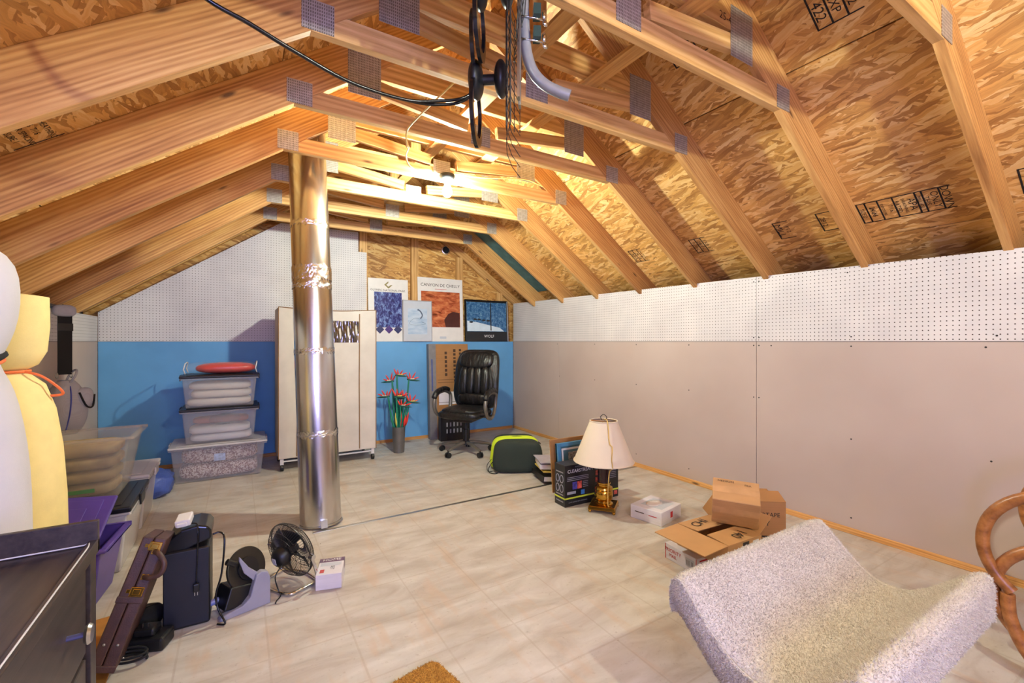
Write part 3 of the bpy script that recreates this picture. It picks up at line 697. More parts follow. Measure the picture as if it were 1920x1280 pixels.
# ---------------- canvas wardrobe on castors
wd = thing('canvas_wardrobe', 'cream canvas wardrobe with tan zips and a clear window on castors', 'wardrobe', (.315, 4.70, 0))
WW, WD = .90, .48
def sag(x): return 1.545 - .022 * math.sin(PI * x / WW)
N = 16; vs = []; fs = []
for j in range(2):
    for i in range(N + 1):
        x = WW * i / N; vs += [(x, j * WD, .115), (x, j * WD, sag(x))]
o_ = 2 * (N + 1)
for i in range(N):
    a = 2 * i; fs += [(a, a + 2, a + 3, a + 1), (o_ + a, o_ + a + 1, o_ + a + 3, o_ + a + 2), (a + 1, a + 3, o_ + a + 3, o_ + a + 1), (a, o_ + a, o_ + a + 2, a + 2)]
fs += [(0, 1, o_ + 1, o_), (2 * N, o_ + 2 * N, o_ + 2 * N + 1, 2 * N + 1)]
MB().add(vs, fs).build('cover', 'canvas', wd, bevel=.006, seg=2)
for x in (.155, .735): MB().tube([(x, -.003, .13), (x + (.006 if x < .4 else -.004), -.004, .8), (x - (.004 if x < .4 else -.0), -.003, 1.50)], .005, 6).build('zip', 'canvas_trim', wd)
MB().tube([(0, -.001, .115), (0, -.001, sag(0))] , .004, 6).build('binding', 'canvas_trim', wd); MB().tube([(WW, -.001, .115), (WW, -.001, sag(WW))], .004, 6).build('binding', 'canvas_trim', wd)
MB().tube([(WW * i / 16, -.001, sag(WW * i / 16)) for i in range(17)], .004, 6).build('binding', 'canvas_trim', wd)
def wfn(u, v): return (.175 + .55 * u, -.004 - .006 * math.sin(41 * u + 5 * v) * math.sin(PI * v) - .003 * math.sin(90 * u), 1.21 + .215 * v)
MB().grid(wfn, 60, 8).build('window', M.setdefault('mirror_film', plain('crinkled_clear_film', (120, 112, 104), 0.08, 0.9, bump=.25, bscale=22)), wd, smooth=True)
for x in (.03, WW - .03):
    for y in (.03, WD - .03):
        MB().box(x - .016, x + .016, y - .016, y + .016, .055, .115).build('leg', 'white_plastic', wd, bevel=.003)
        MB().cyl((x - .014, y - .012, .029), (x + .014, y - .012, .029), .029, n=20).build('castor', 'black_plastic', wd, bevel=.004)
for y in (.03, WD - .03): MB().cyl((.03, y, .085), (WW - .03, y, .085), .009, n=10).build('rail', 'white_plastic', wd, smooth='auto')
# ---------------- plastic tubs
def tub(name, label, loc, w, d, h, mat, lid=None, taper=.035, rz=0, group='plastic storage tubs', rim=.014, lidh=.022, rimmat=None):
    b = thing(name, label, 'storage bin', loc, rz, group); t = taper; th = .004
    o = MB()
    for s_, f0 in ((0, 0), (th, th)):
        o.add([(-w / 2 + t + s_, -d / 2 + t + s_, f0), (w / 2 - t - s_, -d / 2 + t + s_, f0), (w / 2 - t - s_, d / 2 - t - s_, f0), (-w / 2 + t + s_, d / 2 - t - s_, f0),
               (-w / 2 + s_, -d / 2 + s_, h), (w / 2 - s_, -d / 2 + s_, h), (w / 2 - s_, d / 2 - s_, h), (-w / 2 + s_, d / 2 - s_, h)],
              [(3, 2, 1, 0), (0, 1, 5, 4), (1, 2, 6, 5), (2, 3, 7, 6), (3, 0, 4, 7)] if not s_ else [(0, 1, 2, 3), (4, 5, 1, 0), (5, 6, 2, 1), (6, 7, 3, 2), (7, 4, 0, 3)])
    o.build('body', mat, b, bevel=.012, seg=3)
    r = MB(); a, c = w / 2, d / 2
    for x0, x1, y0, y1 in ((-a - rim, a + rim, -c - rim, -c + .002), (-a - rim, a + rim, c - .002, c + rim), (-a - rim, -a + .002, -c + .002, c - .002), (a - .002, a + rim, -c + .002, c - .002)): r.box(x0, x1, y0, y1, h - .014, h)
    r.build('rim', rimmat or mat, b, bevel=.004)
    if lid:
        l = MB().box(-a - rim - .004, a + rim + .004, -c - rim - .004, c + rim + .004, h + .0005, h + lidh).build('lid', lid, b, bevel=.008, seg=3)
        MB().box(-a + .03, a - .03, -c + .03, c - .03, h + lidh, h + lidh + .004).build('lid_panel', lid, l, bevel=.003)
        for s_ in (-1, 1): MB().box(s_ * (a + rim + .004), s_ * (a + rim + .014), -.06, .06, h - .03, h + lidh).build('latch', lid, l, bevel=.003)
    return b
def folded(name, label, loc, w, d, h, layers, mat, cat='blanket', rz=0, group=None):
    t_ = thing(name, label, cat, loc, rz, group); lh = h / layers
    for k in range(layers):
        MB().blob((random.uniform(-.01, .01), 0, lh * (k + .5)), (w / 2 - random.uniform(0, .015), d / 2 - random.uniform(0, .01), lh * .52), .35, 28, 10, .55).build('fold', mat, t_, smooth=True)
    return t_
tub('storage_bin', 'long low clear tub of patterned bedding at the bottom of the stack', (-.145, 4.93, 0), .70, .44, .30, 'clear', 'milky', .03, 0, lidh=.018)
M['pattern'] = None
def pattern():
    t = NT('speckled_print_fabric'); v = t.co()
    n = t.noise(v, 75, 2, .5, .8)
    t.set(t.ramp(n, [(.42, rgb(120, 70, 76)), (.50, rgb(220, 200, 196))], 'CONSTANT'), .9); return t.m
M['pattern'] = pattern()
folded('patterned_quilt', 'speckled pink and white bedding packed in the bottom tub', (-.145, 4.93, .006), .60, .35, .275, 2, 'pattern', 'bedding')
patch(bpy.data.objects['storage_bin'], 'label_sticker', (.0, -.2065, .20), X_, (0, -.03, .3), .085, .065, M.setdefault('sticker', plain('blue_white_sticker', (150, 164, 200), .5, var=.3, scale=30)))
b2 = tub('storage_bin', 'middle clear tub with a white sheet and plastic bag inside', (-.14, 4.94, .325), .56, .40, .285, 'clear', 'black_lid', .025, .0)
folded('white_sheet', 'white folded sheet lying in the middle tub', (-.14, 4.94, .332), .49, .335, .13, 2, 'white_cloth', 'bedding')
folded('coral_towel', 'coral folded towel in the middle tub', (-.14, 5.02, .466), .46, .16, .06, 1, M.setdefault('coral', fabric('coral_terry', (210, 120, 96), 300)), 'towel')
o = MB().blob((0, 0, .04), (.12, .06, .045), .8, 28, 16)
o.v = [(x + random.uniform(-.009, .009), y + random.uniform(-.009, .009), z + random.uniform(-.008, .008)) for x, y, z in o.v]
tag(o.build('plastic_bag', 'film', loc=(-.11, 4.87, .472)), 'crumpled clear plastic bag on the white sheet in the middle tub', 'bag')
b3 = tub('storage_bin', 'upper clear tub holding folded ivory blankets under a black lid', (-.14, 4.94, .637), .56, .40, .262, 'clear', 'black_lid', .025, .0)
folded('folded_blanket', 'ivory folded blankets inside the upper clear tub', (-.14, 4.94, .644), .495, .335, .215, 3, 'linen', 'blanket')
rd = thing('packaged_pillow', 'red cushion wrapped in clear plastic on the topmost tub', 'cushion', (-.13, 4.93, .9255))
M['red_satin'] = plain('red_satin', (196, 40, 22), 0.3, bump=.4, bscale=20)
MB().blob((.03, 0, .052), (.235, .13, .050), .6, 32, 14, .8).build('cushion', 'red_satin', rd, smooth=True)
MB().blob((.0, 0, .057), (.285, .15, .056), .5, 32, 14, .6).build('plastic_wrap', 'film', rd, smooth=True)
for x in (-.27, .272): MB().tube([(x, -.13, .01), (x - .012, -.135, .05), (x, -.13, .10), (x + .004, 0, .108), (x, .13, .10), (x - .012, .135, .05), (x, .13, .01)], .005, 6).build('piping', 'white_plastic', rd, smooth=True)
# left group
bl = tub('storage_bin', 'white tub with a black lid under the clear bin by the left wall', (-.775, 3.325, 0), .55, .53, .325, 'milky', 'black_lid', .035, 0, lidh=.03)
folded('white_linen', 'white folded linen inside the black lidded tub', (-.775, 3.325, .006), .42, .40, .26, 3, 'white_cloth', 'bedding')
bc = tub('storage_bin', 'open smoky clear bin with tan blankets stacked on the black lid', (-.775, 3.42, .360), .52, .42, .335, 'clear_tan', None, .055, 0, rim=.02, rimmat='clear_tan')
folded('folded_blanket', 'tan and olive folded blankets inside the smoky clear bin', (-.775, 3.42, .367), .40, .295, .285, 4, M.setdefault('tan_blanket', fabric('tan_olive_blanket', (170, 142, 96), 200, .3, big=7)), 'blanket')
patch(bc, 'green_sticker', (.02, -.162, .05), X_, (0, -.055, .335), .17, .022, M.setdefault('green_tape', plain('green_tape', (40, 150, 60), .5)))
tub('storage_bin', 'low white lidded tub behind the black lidded one', (-.76, 3.93, 0), .50, .46, .34, 'milky', 'milky', .03)
pb = tub('storage_bin', 'open purple tub in front of the white tub', (-.735, 2.865, 0), .44, .34, .285, 'purple', None, .04, R(-5), rim=.022)
ld = thing('tub_lid', 'loose purple lid leaning on the open purple tub', 'lid', (-.775, 2.83, .36), rot=(R(34), R(4), R(-6)))
MB().box(-.235, .235, -.185, .185, -.012, .004).build('lid_plate', 'purple_dark', ld, bevel=.008, seg=3)
MB().box(-.19, .19, -.155, .155, .004, .009).build('lid_panel', 'purple_dark', ld, bevel=.003)
MB().box(-.14, .14, -.105, .105, .009, .014).build('lid_step', 'purple_dark', ld, bevel=.003)
mb = MB().blob((0, 0, .095), (.17, .16, .10), .75, 28, 16)
mb.v = [(x + random.uniform(-.014, .014), y + random.uniform(-.014, .014), max(0.001, z + random.uniform(-.014, .014)) if z > .01 else .001) for x, y, z in mb.v]
tag(mb.build('blue_bag', 'blue_bag', loc=(-.62, 4.50, 0), smooth=True), 'blue plastic bag slumped on the floor between the tubs', 'bag')
# ---------------- rolled bedding
wr_ = thing('rolled_mattress', 'white sheeted mattress roll standing upright, tied at the top', 'mattress', (-.815, 1.995, 0))
MB().lathe([(.20, 0.0), (.235, .03), (.252, .3), (.253, .62), (.247, .82), (.232, .96), (.212, 1.07), (.186, 1.13), (.178, 1.155), (.190, 1.185), (.214, 1.25), (.226, 1.34), (.224, 1.43), (.205, 1.49), (.13, 1.545), (.0, 1.565)], 32, jitter=.0015).build('roll', 'white_cloth', wr_, smooth=True, sub=1)
MB().tube([(.186 * math.cos(a), .186 * math.sin(a), 1.155 + .012 * math.sin(2 * a)) for a in [2 * PI * i / 40 for i in range(40)]], .007, 6, True).build('tie_cord', 'orange', wr_, smooth=True)
MB().tube([(.187 * math.cos(a), .187 * math.sin(a), 1.172 + .01 * math.sin(3 * a)) for a in [2 * PI * i / 40 for i in range(40)]], .011, 6, True).build('knotted_strap', 'black_fabric', wr_, smooth=True)
yr = thing('foam_roll', 'yellow foam mattress roll tied with orange cord behind the white roll', 'mattress', (-.795, 2.468, 0))
MB().lathe([(.17, 0), (.200, .03), (.206, .4), (.202, .6), (.190, .80), (.170, .95), (.140, 1.05), (.095, 1.095), (.088, 1.11), (.120, 1.13), (.144, 1.18), (.152, 1.28), (.150, 1.395), (.12, 1.40), (.0, 1.402)], 40).build('roll', 'foam_yellow', yr, smooth='auto', ang=60)
MB().tube([(.096 * math.cos(a), .096 * math.sin(a), 1.105) for a in [2 * PI * i / 32 for i in range(32)]], .006, 6, True).build('tie_cord', 'orange', yr, smooth=True)
MB().tube(smoothpath([(.09, -.03, 1.105), (.14, -.03, 1.085), (.185, .0, 1.03), (.18, .02, 1.005), (.10, .01, 1.01), (.09, 0, 1.05)], 6), .005, 6).build('cord_loop', 'orange', yr, smooth=True)
# ---------------- grey shoulder bag hanging on the left pegboard
gb = thing('shoulder_bag', 'grey shoulder bag hanging by a black strap on the left wall', 'bag', (-.985, 4.10, .60), R(-52))
def bagfn(u, v):
    a = 2 * PI * u; k = math.sin(PI * (.06 + .90 * v)) ** .45; c_ = math.cos(a); s_ = math.sin(a)
    return (.085 * k * math.copysign(abs(c_) ** .7, c_), .112 * k * math.copysign(abs(s_) ** .6, s_) * (1 - .15 * v), .36 * v)
MB().grid(bagfn, 32, 14, True).build('body', 'grey_fabric', gb, smooth=True)
MB().tube(smoothpath([(.055, -.03, .02), (.088, -.02, .15), (.08, -.01, .27), (.03, 0, .355)], 6), .004, 5).build('piping', M.setdefault('blue_piping', plain('blue_piping', (70, 76, 150), .6)), gb)
MB().blob((.06, .07, .24), (.03, .05, .07), .8, 16, 10).build('side_pocket', 'grey_fabric', gb, smooth=True)
MB().tube(smoothpath([(.085, .03, .28), (.1, .06, .19), (.09, .10, .18), (.08, .115, .26)], 6), .006, 6).build('pocket_trim', 'black_fabric', gb, smooth=True)
MB().tube([(.02 + .035 * math.cos(a), .02 + .045 * math.sin(a) * .5, .385 + .045 * math.sin(a)) for a in [2 * PI * i / 20 for i in range(20)]], .007, 6, True).build('carry_loop', 'grey_fabric', gb, smooth=True)
MB().box(.0, .006, -.045, .03, .40, .80).build('strap', 'black_fabric', gb)
MB().box(.006, .010, -.049, .034, .69, .74).build('strap_slider', 'black_plastic', gb, bevel=.003)
MB().blob((.0, -.01, .825), (.03, .062, .04), .7, 16, 10).build('shoulder_pad', 'grey_fabric', gb, smooth=True)
for y in (-.05, .025): MB().tube([(.004 + .014 * math.cos(a), y, .395 + .018 * math.sin(a)) for a in [2 * PI * i / 14 for i in range(14)]], .003, 5, True).build('buckle_ring', 'steel', gb, smooth=True)
hk = thing('wall_hook', 'dark spring hook at the top of the left pegboard above the bag', 'hook', (-1.06, 4.14, 1.45))
MB().cyl((0, -.25, .005), (0, .05, .005), .016, n=12).build('hook_bar', 'dark_metal', hk); MB().cyl((0, .12, .005), (0, .30, .005), .016, n=12).build('hook_bar', 'dark_metal', hk)
MB().tube([(0, -.02, .0), (.05, -.02, -.005), (.055, -.02, .02)], .004, 6).build('hook_tip', 'dark_metal', hk)
# ---------------- office chair
oc = thing('office_chair', 'black leather swivel office chair with pewter arms on castors', 'office chair', (2.13, 4.46, 0), R(-50))
for k in range(5):
    a = R(90 + 72 * k + 20); ca, sa = math.cos(a), math.sin(a)
    lg = MB().tube([(.03 * ca, .03 * sa, .115), (.14 * ca, .14 * sa, .105), (.24 * ca, .24 * sa, .085), (.285 * ca, .285 * sa, .07)], [.022, .019, .016, .014], 10).build('base_leg', 'arm_metal', oc, smooth='auto')
    cs = MB()
    for s_ in (-1, 1): cs.cyl((.285 * ca - sa * .006 * s_, .285 * sa + ca * .006 * s_, .028), (.285 * ca - sa * .024 * s_, .285 * sa + ca * .024 * s_, .028), .028, n=18)
    cs.cyl((.285 * ca, .285 * sa, .028), (.285 * ca, .285 * sa, .07), .008, n=8); cs.build('castor', 'black_plastic', lg, smooth='auto')
MB().lathe([(.045, .09), (.045, .125), (.032, .13), (.032, .26), (.022, .262), (.022, .36)], 20).build('gas_column', 'black_plastic', oc, smooth='auto')
MB().box(-.11, .11, -.10, .14, .345, .385).build('seat_plate', 'black_plastic', oc, bevel=.01)
MB().blob((0, -.01, .435), (.255, .25, .055), .45, 36, 14, .7).build('seat', 'leather', oc, smooth=True)
MB().blob((0, -.02, .475), (.225, .21, .040), .5, 36, 12, .8).build('seat_pad', 'leather', oc, smooth=True)
rec = Matrix.Translation((0, .215, .47)) @ Matrix.Rotation(R(-11), 4, 'X')
def shell(c, r, e, e2, n=36, m=18, fn=None):
    mb = MB().blob(c, r, e, n, m, e2)
    if fn: mb.v = [fn(*p) for p in mb.v]
    return mb.xf(rec)
wf_ = lambda x, y, z: (x * (1 - .10 * abs(z - .30) / .34), y - .05 * math.sin(PI * max(0, min(1, z / .66))) + .03, z)
bkr = shell((0, .03, .33), (.285, .05, .345), .5, .35, fn=wf_).build('backrest', 'leather', oc, smooth=True)
shell((0, -.025, .545), (.225, .045, .105), .6, .7, fn=wf_).build('headrest_pad', 'leather', bkr, smooth=True)
for k in range(4):
    shell((-.135 + .09 * k, -.02, .30), (.052, .045, .165), .7, .6, 20, 14, fn=wf_).build('back_pleat', 'leather', bkr, smooth=True)
shell((0, -.015, .085), (.215, .055, .07), .6, .7, fn=wf_).build('lumbar_pad', 'leather', bkr, smooth=True)
for s_ in (-1, 1):
    x = s_ * .285
    pts = smoothpath([(x * .96, .12, .40), (x, .02, .385), (x * 1.03, -.10, .42), (x * 1.05, -.165, .50), (x * 1.05, -.165, .58), (x * 1.04, -.10, .645), (x * 1.03, .05, .665), (x * 1.0, .17, .63), (x * .98, .19, .57), (x * .97, .17, .47), (x * .96, .12, .40)], 5)
    am = MB().tube(pts[:-1], .020, 10, True).build('armrest', 'arm_metal', oc, smooth=True)
    MB().tube(smoothpath([(x * 1.05, -.175, .60), (x * 1.04, -.11, .665), (x * 1.03, .05, .688), (x * 1.0, .15, .665)], 6), [.016] + [.029] * 17 + [.018], 12).build('arm_pad', 'leather', am, smooth=True)
    MB().cyl((x * .96, .08, .40), (s_ * .12, .08, .39), .018, n=10).build('arm_bracket', 'dark_metal', am, smooth='auto')
# ---------------- vase of artificial flowers
fv = thing('flower_vase', 'grey metal vase of red and green artificial tropical flowers', 'vase', (1.505, 4.86, 0))
MB().lathe([(.058, 0), (.060, .01), (.072, .28), (.074, .285), (.066, .283), (.055, .03)], 28).build('vase', plain('brushed_zinc', (128, 126, 128), .35, .7), fv, smooth='auto')
M['stem'] = plain('green_stem', (24, 120, 92), .5, var=.15); M['petal_red'] = plain('red_petal', (222, 52, 40), .5, var=.1); M['petal_yellow'] = plain('yellow_bract', (214, 190, 90), .5); M['petal_cream'] = plain('cream_bract', (214, 200, 180), .5); M['bract'] = plain('dark_green_bract', (20, 84, 76), .5, var=.2)
def spike(mb, p, d, l, r):
    p = Vector(p); d = Vector(d).normalized()
    mb.tube([p, p + d * l * .35, p + d * l * .7, p + d * l], [r * .5, r, r * .7, .0008], 6)
IR = Vector((.853, -.521, 0))
def flower(x, z, lean, kind, dep=0.0):
    """x = sideways offset of the head, z = its height"""
    off = Vector((0.06, -.16, 0)) * 0 + IR * x + Vector((.52, .85, 0)) * dep
    top = Vector((off.x, off.y, z)); bs = IR * x * .25 + Vector((0, 0, .18))
    st = MB().tube(smoothpath([bs, bs.lerp(top, .5) + IR * x * .1, top], 5), [.013] * 6 + [.009] * 5, 7).build('flower_stem', 'stem', fv, smooth=True)
    b_ = MB(); spike(b_, top - IR * lean * .02, IR * lean + Vector((0, 0, -.12)), .15, .014); b_.build('beak', 'bract', st, smooth=True)
    y_ = MB(); spike(y_, top, IR * lean + Vector((0, 0, .12)), .09, .010); y_.build('bract', 'petal_yellow' if kind else 'petal_cream', st, smooth=True)
    r_ = MB()
    for k, (ax_, az) in enumerate(((-.5, 1.0), (-.1, 1.1), (.55, .9), (1.0, .35))):
        spike(r_, top + IR * lean * (.015 * k), IR * (ax_ * lean) + Vector((0, random.uniform(-.2, .2), az)), random.uniform(.06, .11), .0095)
    r_.build('petals', 'petal_red', st, smooth=True)
for a in ((-.02, .85, 1, 1, 0), (.105, .80, 1, 0, .03), (-.085, .78, -1, 0, .05), (-.11, .62, -1, 0, -.03), (-.02, .62, 1, 1, -.04), (.05, .60, -1, 0, .02), (.12, .56, 1, 1, -.02), (.03, .52, 1, 0, -.05)): flower(*a)
for x, z, l in ((-.03, .28, .16), (.01, .27, .20), (.05, .28, .14), (.07, .30, .15)):
    m_ = MB(); spike(m_, IR * x + Vector((0, -.02, z)), IR * x * 3 + Vector((0, -.05, 1)), l, .014); m_.build('low_flower', 'petal_red' if x > 0 else 'petal_yellow', fv, smooth=True)
for x, z, l in ((-.05, .25, .5), (.04, .25, .46), (.0, .25, .55), (-.02, .25, .42), (.07, .25, .40)):
    m_ = MB(); spike(m_, IR * x * .4 + Vector((0, .02, z - .02)), IR * x * 1.2 + Vector((0, .03, 1)), l, .016); m_.build('leaf', 'bract', fv, smooth=True)
# ---------------- flat carton leaning on the foam wall, black box in front of it
fc = thing('flat_carton', 'tall flat brown carton leaning on the blue foam behind the chair', 'carton', (2.30, 5.252, 0), rot=(R(-3.5), 0, 0))
MB().box(-.27, .27, 0, .07, 0, 1.19).build('carton', 'card_dark', fc, bevel=.003, seg=1)
MB().box(-.275, -.18, -.003, .073, 0, 1.192).build('sleeve', plain('grey_sleeve', (124, 120, 122), .6), fc, bevel=.002, seg=1)
M['blue_ink'] = plain('blue_print', (70, 84, 140), .6)
patch(fc, 'blue_print', (-.235, -.004, .80), X_, Z_, .02, .40, 'blue_ink')
for k in range(6): patch(fc, 'icon', (-.045, -.001, .80 + k * .055), X_, Z_, .032, .036, 'ink_faint')
for k in range(9): patch(fc, 'printed_glyph', (.075, -.001, .72 + k * .048), X_, Z_, .034, .022 + .008 * (k % 3), 'ink_faint')
for k in range(3): patch(fc, 'printed_glyph', (.155, -.001, 1.02 + k * .045), X_, Z_, .03, .028, 'ink_faint')
for z in (.45, .70, .735): patch(fc, 'printed_line', (.04, -.001, z), X_, Z_, .40, .005, 'ink_faint')
patch(fc, 'white_panel', (.02, -.0008, .50), X_, Z_, .34, .16, 'card_white')
kb = thing('black_box', 'small black printed box on the floor behind the chair', 'box', (2.29, 5.13, 0), R(-4))
MB().box(-.19, .19, -.05, .05, 0, .30).build('carton', 'black_band', kb, bevel=.003, seg=1)
for z in (.20, .12):
    for k in range(5): patch(kb, 'white_print', (-.11 + .045 * k, -.0512, z), X_, Z_, .018, .05, M.setdefault('grey_ink', plain('grey_print', (150, 150, 156), .6)))
# ---------------- backpack
bp = thing('backpack', 'dark green backpack with lime trim lying by the right wall', 'backpack', (2.24, 3.56, 0), R(-31 + 4))
def bpfn(c, r, e, e2, sh=0):
    mb = MB().blob(c, r, e, 36, 20, e2); mb.v = [(x * (1 - .14 * max(0, z) / .3) - .10 * max(0, .12 - z) * sh, y + .10 * z, max(z, .004)) for x, y, z in mb.v]; return mb
bpfn((0, 0, .145), (.25, .10, .145), .45, .45).build('front_pocket', 'bag_green', bp, smooth=True)
bpfn((-.015, .10, .150), (.258, .06, .155), .5, .45).build('lime_band', 'lime', bp, smooth=True)
bpfn((-.02, .17, .150), (.245, .08, .155), .5, .45).build('main_pocket', 'bag_green', bp, smooth=True)
for y in (.085, .125): MB().tube([(-.25 + .0 * i, y, .05 + .02 * i) for i in range(3)] + [(-.235 + .47 * i / 14, y + .03, .10 + .205 * math.sin(PI * (.12 + .76 * i / 14)) ** .5) for i in range(15)], .004, 5).build('zip', 'black_plastic', bp)
MB().tube(smoothpath([(-.24, -.03, .10), (-.275, -.05, .05), (-.27, -.06, .012), (-.22, -.09, .008), (-.19, -.07, .01)], 6), .004, 5).build('strap', 'black_fabric', bp)
MB().tube(smoothpath([(-.25, -.01, .12), (-.29, -.03, .07), (-.28, -.02, .01), (-.23, -.04, .02)], 6), .003, 5).build('cord', 'black_fabric', bp)
# ---------------- binders beside the framed pictures
for i, (lab, z, rz, m_, dz, dx, tl) in enumerate((('black ring binder at the bottom of the slipping pile', 0.0, 18, 'black_plastic', .045, 0, 6), ('yellow folder between the binders in the slipping pile', .075, 12, M.setdefault('yellow_folder', plain('yellow_folder', (220, 190, 90), .6)), .012, .02, 4), ('white ring binder with a dark spine on top of the pile', .105, 5, 'paper', .040, .01, 3), ('grey magazine lying on top of the white binder', .158, 10, M.setdefault('grey_paper', plain('grey_cover', (170, 164, 176), .5)), .008, 0, 3))):
    bd = thing('ring_binder' if i != 3 else 'magazine', lab, 'binder' if i != 3 else 'magazine', (2.36 + dx, 3.215, z), rot=(0, R(tl), R(-31 + rz)), group='binder pile')
    bd.location.z += .013
    MB().box(-.12, .12, -.14, .14, 0, dz).build('cover', m_, bd, bevel=.002, seg=1)
    if dz > .02:
        MB().box(-.117, .115, -.1415, .1385, .004, dz - .004).build('pages', 'paper', bd)
# ---------------- framed pictures standing behind the antenna box
for i, (lab, y, x0, x1, h_, ty, m1) in enumerate((('plain cardboard backed frame leaning behind the blue framed pictures', 2.90, 2.16, 2.60, .42, .012, 'card_dark'), ('blue framed animal print leaning behind the black antenna box', 2.84, 2.18, 2.62, .40, .02, 'blue_frame'))):
    if 'blue_frame' not in M: M['blue_frame'] = plain('blue_frame', (70, 130, 170), .4)
    f_ = thing('picture_frame', lab, 'picture', (0, y, 0), rot=(R(-6), 0, 0))
    MB().box(x0, x1, 0, ty, 0, h_).build('back_board', 'card_dark' if i == 0 else plain('teal_mat', (70, 110, 124), .5), f_, bevel=.002, seg=1)
    if i:
        for a in ((x0, x0 + .03, 0, h_), (x1 - .03, x1, 0, h_), (x0 + .03, x1 - .03, 0, .03), (x0 + .03, x1 - .03, h_ - .03, h_)): MB().box(a[0], a[1], -.014, ty + .002, a[2], a[3]).build('frame_rail', 'blue_frame', f_, bevel=.003)
        for a in ((x0 + .045, x0 + .06, .045, h_ - .045), (x1 - .06, x1 - .045, .045, h_ - .045), (x0 + .06, x1 - .06, h_ - .06, h_ - .045)): MB().box(a[0], a[1], -.004, 0, a[2], a[3]).build('mat_bevel', 'paper', f_)
        MB().quad((x0 + .20, -.002, .26), X_, Z_, .18, .12).build('print', plain('black_white_print', (130, 126, 124), .5, var=.45, scale=70), f_)
# ---------------- black antenna box
cb = thing('product_box', 'black printed antenna box with a lime stripe behind the lamp', 'box', (2.04, 2.595, 0), R(-2))
MB().box(0, .52, 0, .13, 0, .305).build('carton', 'black_band', cb, bevel=.002, seg=1)
M['lime_ink'] = plain('lime_print', (190, 206, 60), .5)
patch(cb, 'lime_stripe', (.26, -.001, .062), X_, Z_, .52, .012, 'lime_ink'); patch(cb, 'lime_stripe', (-.001, .065, .062), (0, -1, 0), Z_, .13, .012, 'lime_ink')
text('CLEARSTREAM 4', .036, (.155, -.0012, .258), X_, Z_, 'white_ink', cb); text('ANTENNAS DIRECT', .015, (.16, -.0012, .288), X_, Z_, 'grey_ink', cb)
for k in range(3): patch(cb, 'text_line', (.12, -.0012, .215 - k * .012), X_, Z_, .20, .004, 'grey_ink')
for x, m_ in ((.09, M.setdefault('photo_blue', plain('photo_blue', (70, 66, 150), .4, var=.3, scale=40))), (.135, M.setdefault('photo_red', plain('photo_red', (190, 80, 70), .4, var=.3, scale=40)))): patch(cb, 'photo', (x, -.0012, .150), X_, Z_, .042, .055, m_)
for k in range(4): patch(cb, 'text_line', (.19, -.0012, .17 - k * .013), X_, Z_, .05, .004, 'grey_ink')
patch(cb, 'photo', (.165, -.0012, .093), X_, Z_, .034, .034, M.setdefault('sky_ink', plain('sky_blue_print', (60, 120, 190), .4))); patch(cb, 'text_line', (.06, -.0012, .10), X_, Z_, .08, .02, 'grey_ink')
for z, m_ in ((.26, 'grey_ink'), (.215, 'photo_red'), (.165, 'photo_red')): patch(cb, 'photo', (.31, -.0012, z), X_, Z_, .045, .036, m_)
for k in range(9): patch(cb, 'text_line', (.46, -.0012, .27 - k * .014), X_, Z_, .07, .004, 'grey_ink')
patch(cb, 'photo', (.49, -.0012, .035), X_, Z_, .035, .03, 'photo_red'); text('LONG RANGE HDTV ANTENNA', .012, (.12, -.0012, .03), X_, Z_, 'grey_ink', cb)
for y in (.04, .09):
    for z in (.20, .13): MB().tube([(-.001, y + .02 * math.cos(a), z + .028 * math.sin(a)) for a in [2 * PI * i / 20 for i in range(20)]], .003, 5, True).build('printed_loop', 'grey_ink', cb)
for z in (.25, .085, .035): patch(cb, 'text_line', (-.0012, .065, z), (0, -1, 0), Z_, .09, .008, 'grey_ink')
# ---------------- table lamp standing on the floor
lp = thing('table_lamp', 'brass table lamp with a dark column and cream shade on the floor', 'lamp', (2.262, 2.425, 0), R(38))
for x in (-.085, .085):
    for y in (-.085, .085): MB().blob((x, y, .012), (.012, .012, .012), 1, 12, 8).build('foot', 'brass', lp, smooth=True)
MB().fbox((-.098, .098, -.098, .098, .022), (-.092, .092, -.092, .092, .048)).build('base', 'brass', lp, bevel=.004)
MB().lathe([(.062, .045), (.066, .052), (.052, .06), (.05, .07), (.062, .082), (.066, .10), (.066, .135), (.060, .145), (.066, .155), (.062, .168), (.044, .178), (.044, .188), (.05, .193), (.05, .202)], 32).build('brass_column', 'brass', lp, smooth='auto')
MB().lathe([(.043, .202), (.043, .40)], 28).build('column', plain('dark_wine_lacquer', (48, 22, 24), .15), lp, smooth='auto')
MB().lathe([(.046, .395), (.046, .405), (.02, .41), (.015, .45), (.018, .455), (.018, .49), (.0, .50)], 20).build('lamp_socket', 'brass', lp, smooth='auto')
M['shade'] = fabric('cream_shade', (222, 206, 184), 600, .03)
sh = MB().lathe_open([(.215, .355), (.212, .36), (.098, .645), (.096, .648)], 56).build('lamp_shade', 'shade', lp, smooth='auto', solid=.003)
for r_, z in ((.215, .357), (.098, .645)): MB().tube([(r_ * math.cos(a), r_ * math.sin(a), z) for a in [2 * PI * i / 48 for i in range(48)]], .004, 6, True).build('shade_trim', 'shade', sh, smooth=True)
MB().tube([(.094 * math.cos(a), .094 * math.sin(a), .64) for a in [2 * PI * i / 32 for i in range(32)]], .002, 4, True).cyl((-.094, 0, .64), (.094, 0, .64), .002, n=6).cyl((0, -.094, .64), (0, .094, .64), .002, n=6).build('shade_spider', 'brass', sh)
MB().tube(smoothpath([(0, -.012, .650), (0, -.022, .672), (0, 0, .690), (0, .022, .672), (0, .012, .650)], 5), .003, 5).build('finial_loop', 'dark_metal', lp)
